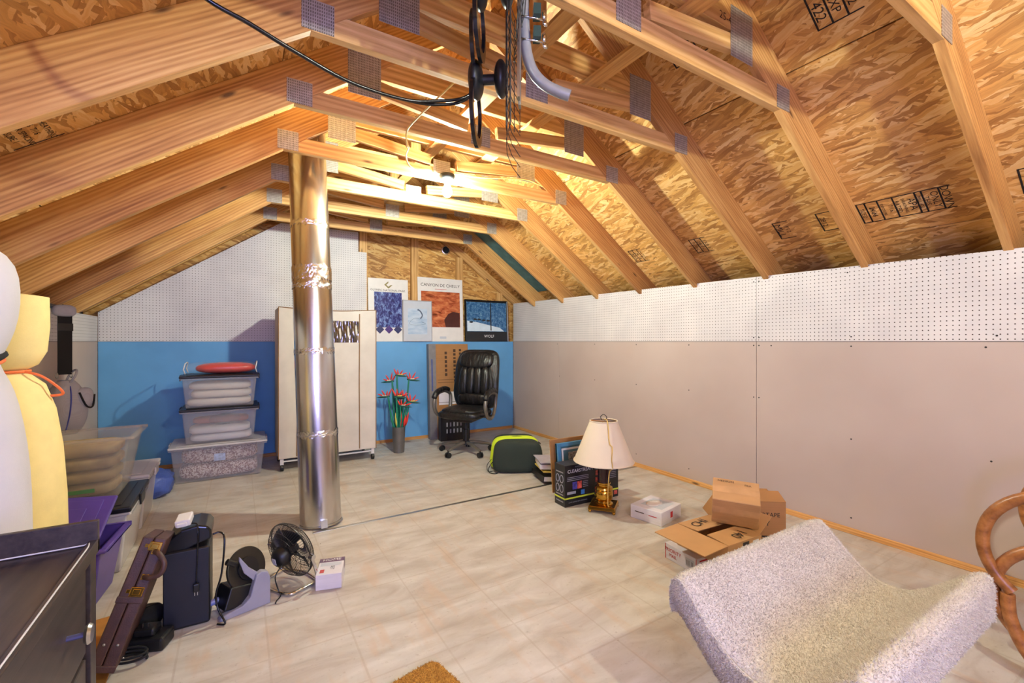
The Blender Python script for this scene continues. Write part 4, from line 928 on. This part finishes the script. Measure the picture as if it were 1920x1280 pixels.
MB().tube(smoothpath([(-.02 * .9, -.02 * .42, .66), (-.100 * .9, -.100 * .42, .652), (-.150, -.064, .52), (-.160, -.085, .49), (-.180, -.084, .41), (-.195, -.092, .36), (-.125, -.06, .31), (-.085, -.045, .20), (-.078, -.042, .07), (-.07, -.05, .051)], 6), .0035, 6).build('power_cord', plain('gold_cord', (206, 170, 90), .4), lp, smooth=True)
# ---------------- white box near the lamp
tb = thing('white_carton', 'flat white carton with a red mark on the floor beside the lamp', 'box', (2.372, 1.995, 0), R(11))
MB().box(0, .265, 0, .235, 0, .09).build('carton', 'card_white', tb, bevel=.002, seg=1)
MB().blob((.13, .13, .091), (.075, .05, .004), 1, 28, 6).build('oval_cutout', 'paper', tb, smooth=True)
patch(tb, 'grey_print', (.14, .11, .0906), X_, (0, 1, 0), .17, .16, 'mat_grey')
patch(tb, 'red_mark', (.13, -.001, .05), X_, Z_, .03, .04, 'red_ink')
patch(tb, 'text_line', (-.001, .165, .052), (0, -1, 0), Z_, .07, .006, 'ink_faint'); patch(tb, 'text_line', (-.001, .065, .050), (0, -1, 0), Z_, .06, .005, 'red_ink')
# ---------------- heap of cartons
pm = thing('white_carton', 'flat white mailing box with red lettering under the open carton', 'box', (2.035, 1.485, 0), R(-6))
MB().box(0, .34, 0, .225, 0, .085).build('carton', 'card_white', pm, bevel=.002, seg=1)
text('PRIORITY', .028, (-.001, .165, .055), (0, -1, 0), Z_, 'red_ink', pm); text('MAIL', .026, (-.001, .165, .028), (0, -1, 0), Z_, 'red_ink', pm)
patch(pm, 'barcode_label', (-.001, .045, .045), (0, -1, 0), Z_, .06, .045, 'mat_grey'); text('||| ||', .03, (-.0015, .045, .045), (0, -1, 0), Z_, 'ink', pm)
for y in (.003, .218): patch(pm, 'red_edge', (-.001, y, .042), (0, -1, 0), Z_, .005, .084, 'red_ink')
patch(pm, 'red_edge', (.17, -.001, .07), X_, Z_, .30, .008, 'red_ink')
ob = thing('open_carton', 'open brown carton with spread flaps on the white mailing box', 'carton', (2.075, 1.335, .0855), R(-3))
OW, OD, OH, th = .27, .315, .115, .004
c_ = MB()
for a in ((0, OW, 0, th), (0, OW, OD - th, OD), (0, th, th, OD - th), (OW - th, OW, th, OD - th)): c_.box(a[0], a[1], a[2], a[3], 0, OH)
c_.box(th, OW - th, th, OD - th, 0, th); c_.build('carton_body', 'card', ob)
MB().box(-.175, 0, 0, OD, 0, .004).build('flap', 'card', ob, loc=(0, 0, OH), rot=(0, R(-4), 0))
MB().box(.003, OW - .003, 0, .125, 0, .004).build('flap', 'card', ob, loc=(0, 0, OH), rot=(R(4), 0, 0))
f2 = MB().box(.003, OW - .003, -.135, 0, 0, .004).build('flap', 'card', ob, loc=(0, OD, OH), rot=(R(-3), 0, 0))
MB().box(0, .13, .01, OD - .01, 0, .004).build('flap', 'card', ob, loc=(OW, 0, OH), rot=(0, R(-35), 0))
text('140', .075, (.16, .055, OH + .011), (-.8, -.2, 0), (.2, -.8, 0), 'ink', ob); text('CHI', .075, (.10, .25, OH + .011), (.9, .2, 0), (-.2, .9, 0), 'ink', ob)
patch(ob, 'black_tape', (.14, -.001, .06), X_, Z_, .05, .10, 'black_band'); patch(ob, 'white_label', (.22, -.001, .08), X_, Z_, .05, .05, 'paper')
sb = thing('sealed_carton', 'small sealed brown carton tilted on top of the open carton', 'carton', (2.345, 1.47, .305), rot=(R(26), R(2), R(-56)))
MB().box(-.115, .115, -.085, .085, -.055, .115).build('carton', 'card', sb, bevel=.003, seg=1)
for z, h_ in ((.045, .045), (-.03, .02)): patch(sb, 'tape_band', (0, -.0858, z), X_, Z_, .23, h_, M.setdefault('pack_tape', plain('glossy_pack_tape', (198, 154, 110), .18)))
patch(sb, 'tape_band', (0, 0, .1158), X_, (0, 1, 0), .23, .05, 'pack_tape')
text('MEDIUM', .022, (-.05, .062, .1162), X_, (0, 1, 0), 'ink', sb); text('FBA', .02, (.06, .05, .1162), X_, (0, 1, 0), 'ink_faint', sb)
kb2 = thing('open_carton', 'larger brown carton with black lettering behind the heap by the wall', 'carton', (2.66, 1.57, 0), R(-37))
BW, BD, BH = .30, .24, .285
c_ = MB()
for a in ((-BW / 2, BW / 2, -BD / 2, -BD / 2 + th), (-BW / 2, BW / 2, BD / 2 - th, BD / 2), (-BW / 2, -BW / 2 + th, -BD / 2 + th, BD / 2 - th), (BW / 2 - th, BW / 2, -BD / 2 + th, BD / 2 - th)): c_.box(a[0], a[1], a[2], a[3], 0, BH)
c_.box(-BW / 2 + th, BW / 2 - th, -BD / 2 + th, BD / 2 - th, 0, th); c_.build('carton_body', 'card_dark', kb2)
MB().box(-BW / 2, BW / 2, 0, .10, 0, .004).build('flap', 'card_dark', kb2, loc=(0, -BD / 2, BH), rot=(R(20), 0, 0))
MB().box(-BW / 2, BW / 2, -.10, 0, 0, .004).build('flap', 'card_dark', kb2, loc=(0, BD / 2, BH), rot=(R(20), 0, 0))
MB().box(-.16, 0, -BD / 2 + .01, BD / 2 - .01, 0, .004).build('flap', 'card_dark', kb2, loc=(-BW / 2, 0, BH), rot=(0, R(-55), 0))
text('INTERTAPE', .035, (.03, -BD / 2 - .001, .21), X_, Z_, 'ink', kb2); text('CHWY', .04, (.0, -BD / 2 - .001, .16), X_, Z_, 'ink', kb2)
patch(kb2, 'barcode', (.05, -BD / 2 - .001, .06), X_, Z_, .08, .06, 'ink'); patch(kb2, 'barcode_gap', (.05, -BD / 2 - .0014, .06), X_, Z_, .065, .045, 'card_dark')
for k in range(4): patch(kb2, 'barcode_bar', (.026 + .016 * k, -BD / 2 - .0018, .06), X_, Z_, .007, .045, 'ink')
# ---------------- fleece-covered rattan footstool
fs_ = thing('fleece_footstool', 'cream fleece covered rattan footstool with a sagging seat', 'footstool', (1.625, .685, 0))
def profile(t):
    """section across the rails: hem, over the rail, sag, over the other rail, hem"""
    if t < .16: k = t / .16; return (-.272, .335 + .10 * k)
    if t < .26: a = PI - PI * .62 * (t - .16) / .10; return (-.240 + .034 * math.cos(a), .437 + .034 * math.sin(a))
    if t > .84: k = (1 - t) / .16; return (.272, .405 + .04 * k)
    if t > .74: a = PI * .62 * (.84 - t) / .10; return (.240 + .034 * math.cos(a), .447 + .034 * math.sin(a))
    k = (t - .26) / .48; y = -.228 + .456 * k; s_ = math.sin(PI * k)
    return (y, .465 + .01 * k - .155 * s_ ** 1.15)
def top(u, v):
    y, z = profile(v); e = abs(u - .5) * 2; k = max(0, (e - .90) / .10)
    return ((u - .5) * (.90), y * (1 - .01 * k), z - .020 * k * k)
def sect(u, v): return top(u, v)
NU, NV = 46, 60
mb = MB(); mb.grid(top, NU, NV)
def under(u, v):
    x, y, z = top(u, v); 
    t_ = .030
    y2 = y * .90 if (v < .26 or v > .74) else y * .97
    return (x * .995, y2, (z - t_) if .2 < v < .8 else z)
mb.grid(lambda u, v: under(1 - u, v), NU, NV)
n0 = NU * NV
for j in range(NV - 1):
    a, b = j * NU, (j + 1) * NU; c2, d2 = n0 + j * NU, n0 + (j + 1) * NU
    mb.f += [(a, b, d2 + NU - 1, c2 + NU - 1), (a + NU - 1, c2, d2, b + NU - 1)]
for i in range(NU - 1):
    mb.f += [(i, i + 1, n0 + NU - 2 - i, n0 + NU - 1 - i)]
    k = (NV - 1) * NU; mb.f += [(k + i, n0 + k + NU - 1 - i, n0 + k + NU - 2 - i, k + i + 1)]
fc_ = mb.build('fleece_cover', 'fleece', fs_, smooth=True)
# side skirts of the cover
for s_ in (-1, 1):
    def sk(u, v):
        y, z = profile(.20 + .60 * u); x = .449 * s_
        return (x + s_ * (.012 * math.sin(PI * v)), y, z - .005 - .105 * v)
    k_ = MB().grid(sk, 40, 8).build('side_skirt', 'fleece', fs_, smooth=True, solid=.014)
    fur_later = k_
def fur(o, count, length, rad, seed=1):
    """short woolly pile: many leaning three-sided tufts joined in one mesh"""
    import numpy as np
    rg = np.random.default_rng(seed); me = o.data; me.calc_loop_triangles()
    tri = np.array([t.vertices[:] for t in me.loop_triangles]); V = np.array([v.co[:] for v in me.vertices])
    A_, B_, C_ = V[tri[:, 0]], V[tri[:, 1]], V[tri[:, 2]]; nr = np.cross(B_ - A_, C_ - A_); ar = np.linalg.norm(nr, axis=1); nr /= np.maximum(ar, 1e-12)[:, None]
    k = rg.choice(len(tri), count, p=ar / ar.sum()); u, v = rg.random(count), rg.random(count); f = u + v > 1; u[f] = 1 - u[f]; v[f] = 1 - v[f]
    P = A_[k] + (B_[k] - A_[k]) * u[:, None] + (C_[k] - A_[k]) * v[:, None]; N = nr[k]
    D = N + rg.normal(0, .55, (count, 3)); D /= np.linalg.norm(D, axis=1)[:, None]; D *= (length * rg.uniform(.5, 1.2, count))[:, None]
    T = np.cross(N, rg.normal(0, 1, (count, 3))); T /= np.maximum(np.linalg.norm(T, axis=1), 1e-9)[:, None]; S = np.cross(N, T)
    P = P - N * .001; vs = np.empty((count, 4, 3))
    for q in range(3): vs[:, q] = P + (T * math.cos(q * 2.094) + S * math.sin(q * 2.094)) * rad
    vs[:, 3] = P + D
    b0 = (np.arange(count) * 4)[:, None]; fs = np.concatenate([b0 + np.array(x) for x in ([0, 1, 3], [1, 2, 3], [2, 0, 3])])
    m2 = bpy.data.meshes.new('woolly_pile'); m2.from_pydata(vs.reshape(-1, 3).tolist(), [], fs.tolist()); m2.materials.append(me.materials[0])
    p = bpy.data.objects.new('woolly_pile', m2); COL.objects.link(p); p.parent = o; p['kind'] = 'stuff'
FUR = True
if FUR:
    fur(fc_, 90000, .0075, .0016)
    for i, o in enumerate([c for c in fs_.children if c.name.startswith('side_skirt')]): fur(o, 14000, .0075, .0016, i + 3)
for y in (-.24, .24): MB().cyl((-.43, y, .44 + (.01 if y > 0 else 0)), (.43, y, .44 + (.01 if y > 0 else 0)), .018, n=12).build('rail', 'rattan', fs_, smooth='auto')
for x in (-.2, .2):
    MB().tube(smoothpath([(x, -.24, .43), (x, -.19, .30), (x, -.12, .10), (x, 0, .018), (x, .12, .10), (x, .19, .30), (x, .24, .43)], 6), .017, 10).build('hoop_leg', 'rattan', fs_, smooth='auto')
for y, z in ((-.1, .047), (.1, .047)): MB().cyl((-.2, y, z), (.2, y, z), .013, n=10).build('stretcher', 'rattan', fs_, smooth='auto')
# ---------------- rattan armchair mostly out of frame on the right
ra = thing('rattan_armchair', 'bent rattan armchair with round hoop arms and white fleece seat', 'armchair', (2.40, 0, 0))
def hoop(x, yc, zc, r, a0, a1, n=36, ry=None): return [(x, yc + (ry or r) * math.cos(R(a0 + (a1 - a0) * i / n)), zc + r * math.sin(R(a0 + (a1 - a0) * i / n))) for i in range(n + 1)]
for x in (0.0, .62):
    MB().tube(hoop(x, .30, .475, .215, -50, 200), .020, 12).build('arm_hoop', 'rattan', ra, smooth='auto')
    MB().tube(hoop(x + .012, .29, .305, .198, 150, -120), .020, 12).build('arm_scroll', 'rattan', ra, smooth='auto')
    MB().tube(smoothpath([(x, .45, .30), (x, .44, .20), (x, .38, .08), (x, .25, .02), (x, -.2, .02), (x, -.36, .06), (x, -.40, .30), (x, -.48, .95)], 6), .020, 12).build('side_runner', 'rattan', ra, smooth='auto')
for y, z in ((.30, .36), (-.38, .34), (-.47, .90), (0, .02)): MB().cyl((0, y, z), (.62, y, z), .018, n=12).build('cross_rail', 'rattan', ra, smooth='auto')
sc_ = MB().blob((.315, -.02, .43), (.285, .36, .055), .4, 40, 16, .6).build('seat_fleece', 'fleece', ra, smooth=True)
bc_ = MB().blob((.315, -.43, .70), (.28, .05, .28), .4, 32, 14, .6).build('back_fleece', 'fleece', ra, smooth=True)
if FUR: fur(sc_, 16000, .012, .0022, 9)
# ---------------- espresso desk
dk = thing('dark_desk', 'dark brown wooden desk with raised edges and a drawer', 'desk', (-1.0, .28, 0))
DX, DY, DZ = .685, 1.255, .70
MB().box(0, DX, 0, DY, DZ - .022, DZ).build('top', 'espresso', dk, bevel=.002)
MB().box(DX - .012, DX + .006, 0, DY + .018, DZ - .022, DZ + .012).build('edge_band', 'espresso', dk, bevel=.002)
gl = MB().tube([(.0, DY - .004, DZ + .004), (DX - .02, DY - .004, DZ + .004), (DX - .008, DY - .010, DZ + .010), (DX - .002, DY - .05, DZ + .0135), (DX - .002, .02, DZ + .0135)], .0017, 6).build('pale_edge_line', 'white_plastic', dk)
bg = MB().fbox((0, DX + .006, DY, DY + .016, DZ - .022), (0, DX + .006, DY, DY + .016, DZ + .06)).build('back_gallery', 'espresso', dk, bevel=.002)
for x0, x1, y0, y1 in ((DX - .045, DX, DY - .035, DY + .012), (DX - .045, DX, .0, .045), (0, .045, DY - .045, DY), (0, .045, 0, .045)): MB().box(x0, x1, y0, y1, 0, DZ - .022).build('leg_post', 'espresso', dk, bevel=.002)
MB().box(.045, DX - .05, DY - .02, DY - .006, .05, DZ - .022).build('side_panel', 'espresso', dk); MB().box(.012, .024, .045, DY - .045, .05, DZ - .022).build('back_panel', 'espresso', dk)
MB().box(.024, DX - .02, .70, .715, .05, DZ - .022).build('divider', 'dark_inside', dk)
MB().box(.024, DX - .02, .045, DY - .045, .04, .06).build('floor_panel', 'dark_inside', dk)
d1 = MB().box(DX - .024, DX - .006, .725, DY - .052, .455, DZ - .040).build('drawer_front', 'espresso', dk, bevel=.002)
kn = MB().cyl((DX - .006, 1.06, .57), (DX + .026, 1.06, .57), .006, n=10).build('knob_stem', plain('blue_grey_metal', (110, 110, 150), .3, .7), d1)
MB().lathe([(.0, -.006), (.018, -.006), (.022, 0), (.018, .006), (0, .007)], 20).xf(Matrix.Rotation(R(90), 4, 'Y')).build('knob', 'steel', d1, loc=(DX + .030, 1.06, .57), smooth='auto')
MB().box(DX - .024, DX - .006, .725, DY - .052, .07, .44).build('drawer_front', 'espresso', dk, bevel=.002)
MB().box(DX - .03, DX - .012, .715, DY - .045, .442, .453).build('drawer_rail', 'dark_inside', dk)
# ---------------- briefcase leaning on the air purifier
bf = thing('briefcase', 'brown leather briefcase standing on end, leaning beside the black purifier', 'briefcase', (-.452, 2.085, .074), rot=(R(-15), R(18), R(-5)))
BL, BT, BB = .44, .078, .28
MB().box(0, BT * .47, 0, BB, .0, BL).build('shell_half', 'brown_leather', bf, bevel=.005, seg=2); MB().box(BT * .49, BT, 0, BB, .0, BL).build('shell_half', 'brown_leather', bf, bevel=.005, seg=2)
for z in (.255, .41):
    lt = MB().box(.030, .070, -.006, .001, z - .016, z + .016).build('latch', 'brass', bf, bevel=.002)
    MB().box(.038, .062, -.010, -.006, z - .010, z + .010).build('latch_button', 'brass', lt, bevel=.002); MB().box(.018, .030, -.005, .001, z - .006, z + .006).build('latch_tongue', 'brass', lt, bevel=.001)
MB().tube(smoothpath([(.055, .0, .305), (.075, -.030, .308), (.102, -.038, .325), (.102, -.04, .36), (.075, -.030, .388), (.055, 0, .392)], 6), .0095, 10).build('handle', 'brown_leather', bf, smooth='auto')
for z in (.305, .392): MB().box(.045, .068, -.006, .001, z - .010, z + .010).build('handle_mount', 'brass', bf, bevel=.002)
for x in (.018, .058): MB().blob((x, -.001, .085), (.005, .003, .005), 1, 10, 6).build('rivet', 'steel', bf, smooth=True)
for z in (.0, .215): MB().box(-.002, BT + .002, -.003, .012, z, z + .022).build('leather_corner', 'brown_leather', bf, bevel=.003)
# ---------------- charger brick with cable, coiled pouch
cg = thing('power_adapter', 'black charger brick with coiled cables on the floor beside the briefcase', 'power adapter', (-.305, 2.28, 0), R(-20))
MB().box(-.07, .07, -.045, .045, .0, .055).build('brick', 'black_plastic', cg, bevel=.012, seg=3)
MB().box(-.045, .03, -.03, .03, .055, .085).build('plug_block', 'black_plastic', cg, bevel=.008, seg=2)
for x in (-.02, 0): MB().box(x, x + .004, -.012, -.006, .085, .10).build('prong', 'steel', cg)
MB().tube([(.055 * math.cos(a) - .02, -.085 + .03 * math.sin(a), .008 + .0022 * a) for a in [i * .35 for i in range(50)]], .0045, 6).build('cable', 'black_fabric', cg, smooth=True)
MB().cyl((-.065, -.10, .012), (-.05, -.075, .012), .009, n=10).build('connector', 'white_plastic', cg, smooth='auto')
pc = thing('fabric_pouch', 'black fabric pouch lying behind the charger brick', 'pouch', (-.335, 2.43, 0), R(-15))
MB().blob((0, 0, .045), (.052, .07, .045), .7, 24, 12).build('pouch_body', 'black_fabric', pc, smooth=True); MB().tube([(-.03, -.03, .087), (0, 0, .092), (.03, .03, .087)], .003, 5).build('zip', 'black_plastic', pc)
# ---------------- air purifier
ap = thing('air_purifier', 'tall black air purifier with a white adapter lying on its sloped top', 'air purifier', (-.272, 2.345, 0), R(-1))
pr = [(0, 0), (.165, 0), (.165, .375), (.155, .40), (.13, .412), (.09, .41), (.04, .385), (.012, .345), (0, .30)]
MB().box(0, .165, .0, .17, 0, .335).build('body', 'black_plastic', ap, bevel=.012, seg=3)
pr = [(-.004, .30), (.169, .36), (.169, .395), (.155, .415), (.12, .425), (.06, .415), (.02, .385), (-.002, .345)]
MB().prism(pr, .012, .185).build('top_cover', 'black_gloss', ap, bevel=.008, seg=3)
MB().box(.004, .161, -.004, .0, .012, .33).build('front_panel', M.setdefault('navy_black', plain('navy_black_panel', (22, 24, 38), .5)), ap, bevel=.003)
ad_ = thing('white_adapter', 'grey white plug adapter resting on the top of the purifier', 'adapter', (-.20, 2.40, .4325), rot=(R(12), R(-6), R(-8)))
MB().box(-.028, .028, -.035, .035, 0, .030).build('adapter_body', 'white_plastic', ad_, bevel=.006, seg=3); MB().box(-.018, .018, -.045, -.035, .006, .022).build('adapter_socket', 'white_plastic', ad_, bevel=.002)
cord_part('power_cord', [(-.175, 2.385, .43), (-.155, 2.37, .427), (-.15, 2.335, .405), (-.152, 2.334, .30), (-.155, 2.333, .22), (-.155, 2.333, .18)], .003, 'black_gloss', ap)
pg_ = MB().box(-.011, .011, -.008, .008, 0, .035).build('plug', 'black_plastic', ap, bevel=.004, loc=(.117, -.018, .155))
for x in (-.006, .004): MB().box(x, x + .002, -.003, .003, -.015, 0).build('prong', 'steel', pg_)
cord_part('power_cord', [(-.10, 2.40, .36), (-.07, 2.40, .362), (-.055, 2.38, .33), (-.065, 2.35, .20), (-.085, 2.33, .12), (-.075, 2.31, .06), (-.05, 2.28, .01), (-.08, 2.30, .006)], .004, 'black_gloss', ap)
# ---------------- slicing machine
sl = thing('food_slicer', 'grey slicing machine with a dark round disc and black food tray', 'slicer', (.02, 2.36, 0), R(16))
MB().prism([(-.10, 0), (.105, 0), (.105, .12), (.095, .15), (.07, .16), (.045, .15), (.02, .06), (-.01, .035), (-.09, .02), (-.10, .01)], -.02, .015).build('housing', 'grey_plastic', sl, bevel=.008, seg=3)
MB().box(-.05, .10, .015, .16, 0, .02).build('base_plate', 'grey_plastic', sl, bevel=.005)
MB().prism([(.085, .13), (.06, .15), (.02, .19), (-.015, .245), (-.02, .25), (-.02, .23), (.0, .17), (.05, .11)], -.004, .010).build('guard_arm', 'grey_plastic', sl, bevel=.004)
MB().add([], []).cyl((0, 0, 0), (0, .014, 0), .095, n=40).build('blade_disc', M.setdefault('disc_olive', plain('dark_disc', (52, 48, 40), .3, .3)), sl, loc=(.03, .055, .165), rot=(R(-18), 0, R(22)), bevel=.003)
MB().cyl((0, -.002, 0), (0, -.010, 0), .05, n=32).build('blade_hub', 'black_plastic', sl, loc=(.03, .053, .165), rot=(R(-18), 0, R(22)))
MB().fbox((-.075, .02, -.06, .06, .0), (-.06, .035, -.05, .05, .09)).build('food_tray', 'black_plastic', sl, loc=(-.02, .06, .02), rot=(0, R(12), R(10)), bevel=.006)
MB().cyl((-.055, .05, .225), (-.02, .05, .20), .014, n=14).build('handle', 'black_plastic', sl, smooth='auto'); MB().cyl((-.115, .07, .055), (-.05, .07, .06), .013, n=12).build('slide_rod', M.setdefault('blue_grey', plain('blue_grey_plastic', (120, 130, 190), .35)), sl, smooth='auto')
# ---------------- desk fan
fn_ = thing('desk_fan', 'small black wire cage desk fan on a chrome stand', 'fan', (.225, 2.52, 0), R(-58))
FT = Matrix.Translation((0, 0, .165)) @ Matrix.Rotation(R(-76), 4, 'X')     # cage axis = local z of this frame
cg_ = MB(); FR = .142
for k in range(72):
    a = 2 * PI * k / 72; ca, sa = math.cos(a), math.sin(a)
    cg_.tube([(r_ * ca, r_ * sa, z) for r_, z in ((.03, .052), (.08, .050), (.12, .038), (FR, .012), (FR, -.012), (.115, -.040), (.035, -.046))], .0011, 3)
for r_, z, w in ((FR, 0, .0035), (.118, .039, .0014), (.10, .046, .0012), (.08, .0505, .0012), (.06, .052, .0012), (.117, -.039, .0012), (.09, -.043, .0012), (.035, .052, .002), (.035, -.046, .002)):
    cg_.tube([(r_ * math.cos(a), r_ * math.sin(a), z) for a in [2 * PI * i / 40 for i in range(40)]], w, 4, True)
cg_.xf(FT).build('cage', 'dark_metal', fn_)
MB().lathe([(.0, -.095), (.03, -.09), (.045, -.075), (.05, -.045), (.05, -.04), (.0, -.04)], 28).xf(FT).build('motor_housing', 'black_plastic', fn_, smooth='auto')
MB().box(-.012, .012, -.016, .016, -.0965, -.094).xf(FT).build('motor_label', 'mat_grey', fn_)
hb = MB().lathe([(0, .035), (.02, .033), (.028, .02), (.028, -.02), (0, -.02)], 20).xf(FT).build('fan_hub', 'black_plastic', fn_, smooth='auto')
for k in range(4):
    b_ = MB().grid(lambda u, v: ((.025 + .10 * v) * math.cos(.9 * (u - .5) * (.6 + .4 * v)), (.025 + .10 * v) * math.sin(.9 * (u - .5) * (.6 + .4 * v)), .018 * (u - .5) * 2), 6, 6)
    b_.xf(FT @ Matrix.Rotation(PI / 2 * k + .4, 4, 'Z')).build('blade', 'black_plastic', hb, smooth=True, solid=.002)
st_ = smoothpath([(-.150, 0, .16), (-.152, .02, .10), (-.148, .04, .03), (-.13, .06, .009), (0, .085, .009), (.13, .06, .009), (.148, .04, .03), (.152, .02, .10), (.150, 0, .16)], 6)
MB().tube(st_, .0075, 10).build('stand', 'chrome', fn_, smooth='auto')
MB().tube(smoothpath([(-.13, .06, .009), (-.12, -.04, .009), (-.10, -.09, .009), (0, -.10, .009), (.10, -.09, .009), (.12, -.04, .009), (.13, .06, .009)], 6), .0075, 10).build('stand_foot', 'chrome', fn_, smooth='auto')
for s_ in (-1, 1): MB().cyl((s_ * .142, 0, .16), (s_ * .166, 0, .16), .013, n=14).build('pivot_knob', 'chrome', fn_, smooth='auto')
cord_part('power_cord', [(.185, 2.455, .13), (.15, 2.43, .09), (.16, 2.42, .03), (.17, 2.40, .006), (.15, 2.36, .006), (.145, 2.34, .006)], .003, 'black_gloss', fn_)
# ---------------- small shrink-wrapped box
sp_ = thing('small_box', 'small white and purple box wrapped in film beside the fan', 'box', (.40, 2.43, 0), R(-16))
MB().box(-.06, .06, -.085, .085, 0, .075).build('carton', 'card_white', sp_, bevel=.002, seg=1)
MB().box(-.0605, .0605, .045, .0855, .030, .0757).build('purple_band', M.setdefault('plum', plain('plum_print', (92, 54, 92), .5)), sp_)
text('HOME', .032, (0, .065, .0765), X_, (0, 1, 0), 'white_ink', sp_); text('SET', .026, (.01, -.02, .0757), (0, -1, 0), X_, 'ink', sp_); patch(sp_, 'red_label', (-.035, -.05, .0757), X_, (0, 1, 0), .02, .035, 'red_ink')
patch(sp_, 'grey_picture', (0, .02, .0755), X_, (0, 1, 0), .10, .035, 'mat_grey')
MB().box(-.064, .064, -.10, .088, 0.0, .080).build('film_wrap', 'film', sp_, bevel=.006)
# ---------------- golden mats
gm = MB().prismz([(.30, 1.08), (.72, 1.00), (.675, 1.42), (.655, 1.52), (.64, 1.585), (.62, 1.603), (.58, 1.598), (.45, 1.57), (.33, 1.54)], 0, .012).build('golden_mat', 'gold_mat', bevel=.004)
tag(gm, 'golden brown fuzzy mat on the floor near the camera', 'mat')
if FUR: fur(gm, 24000, .008, .0014, 5)
g2 = MB().prismz([(-.62, 1.95), (-.40, 1.98), (-.42, 2.62), (-.60, 2.60)], 0, .008).build('cork_mat', M.setdefault('tan_mat', plain('tan_board', (176, 120, 54), .7, var=.1)), bevel=.002)
tag(g2, 'tan brown board lying on the floor between desk and briefcase', 'mat')
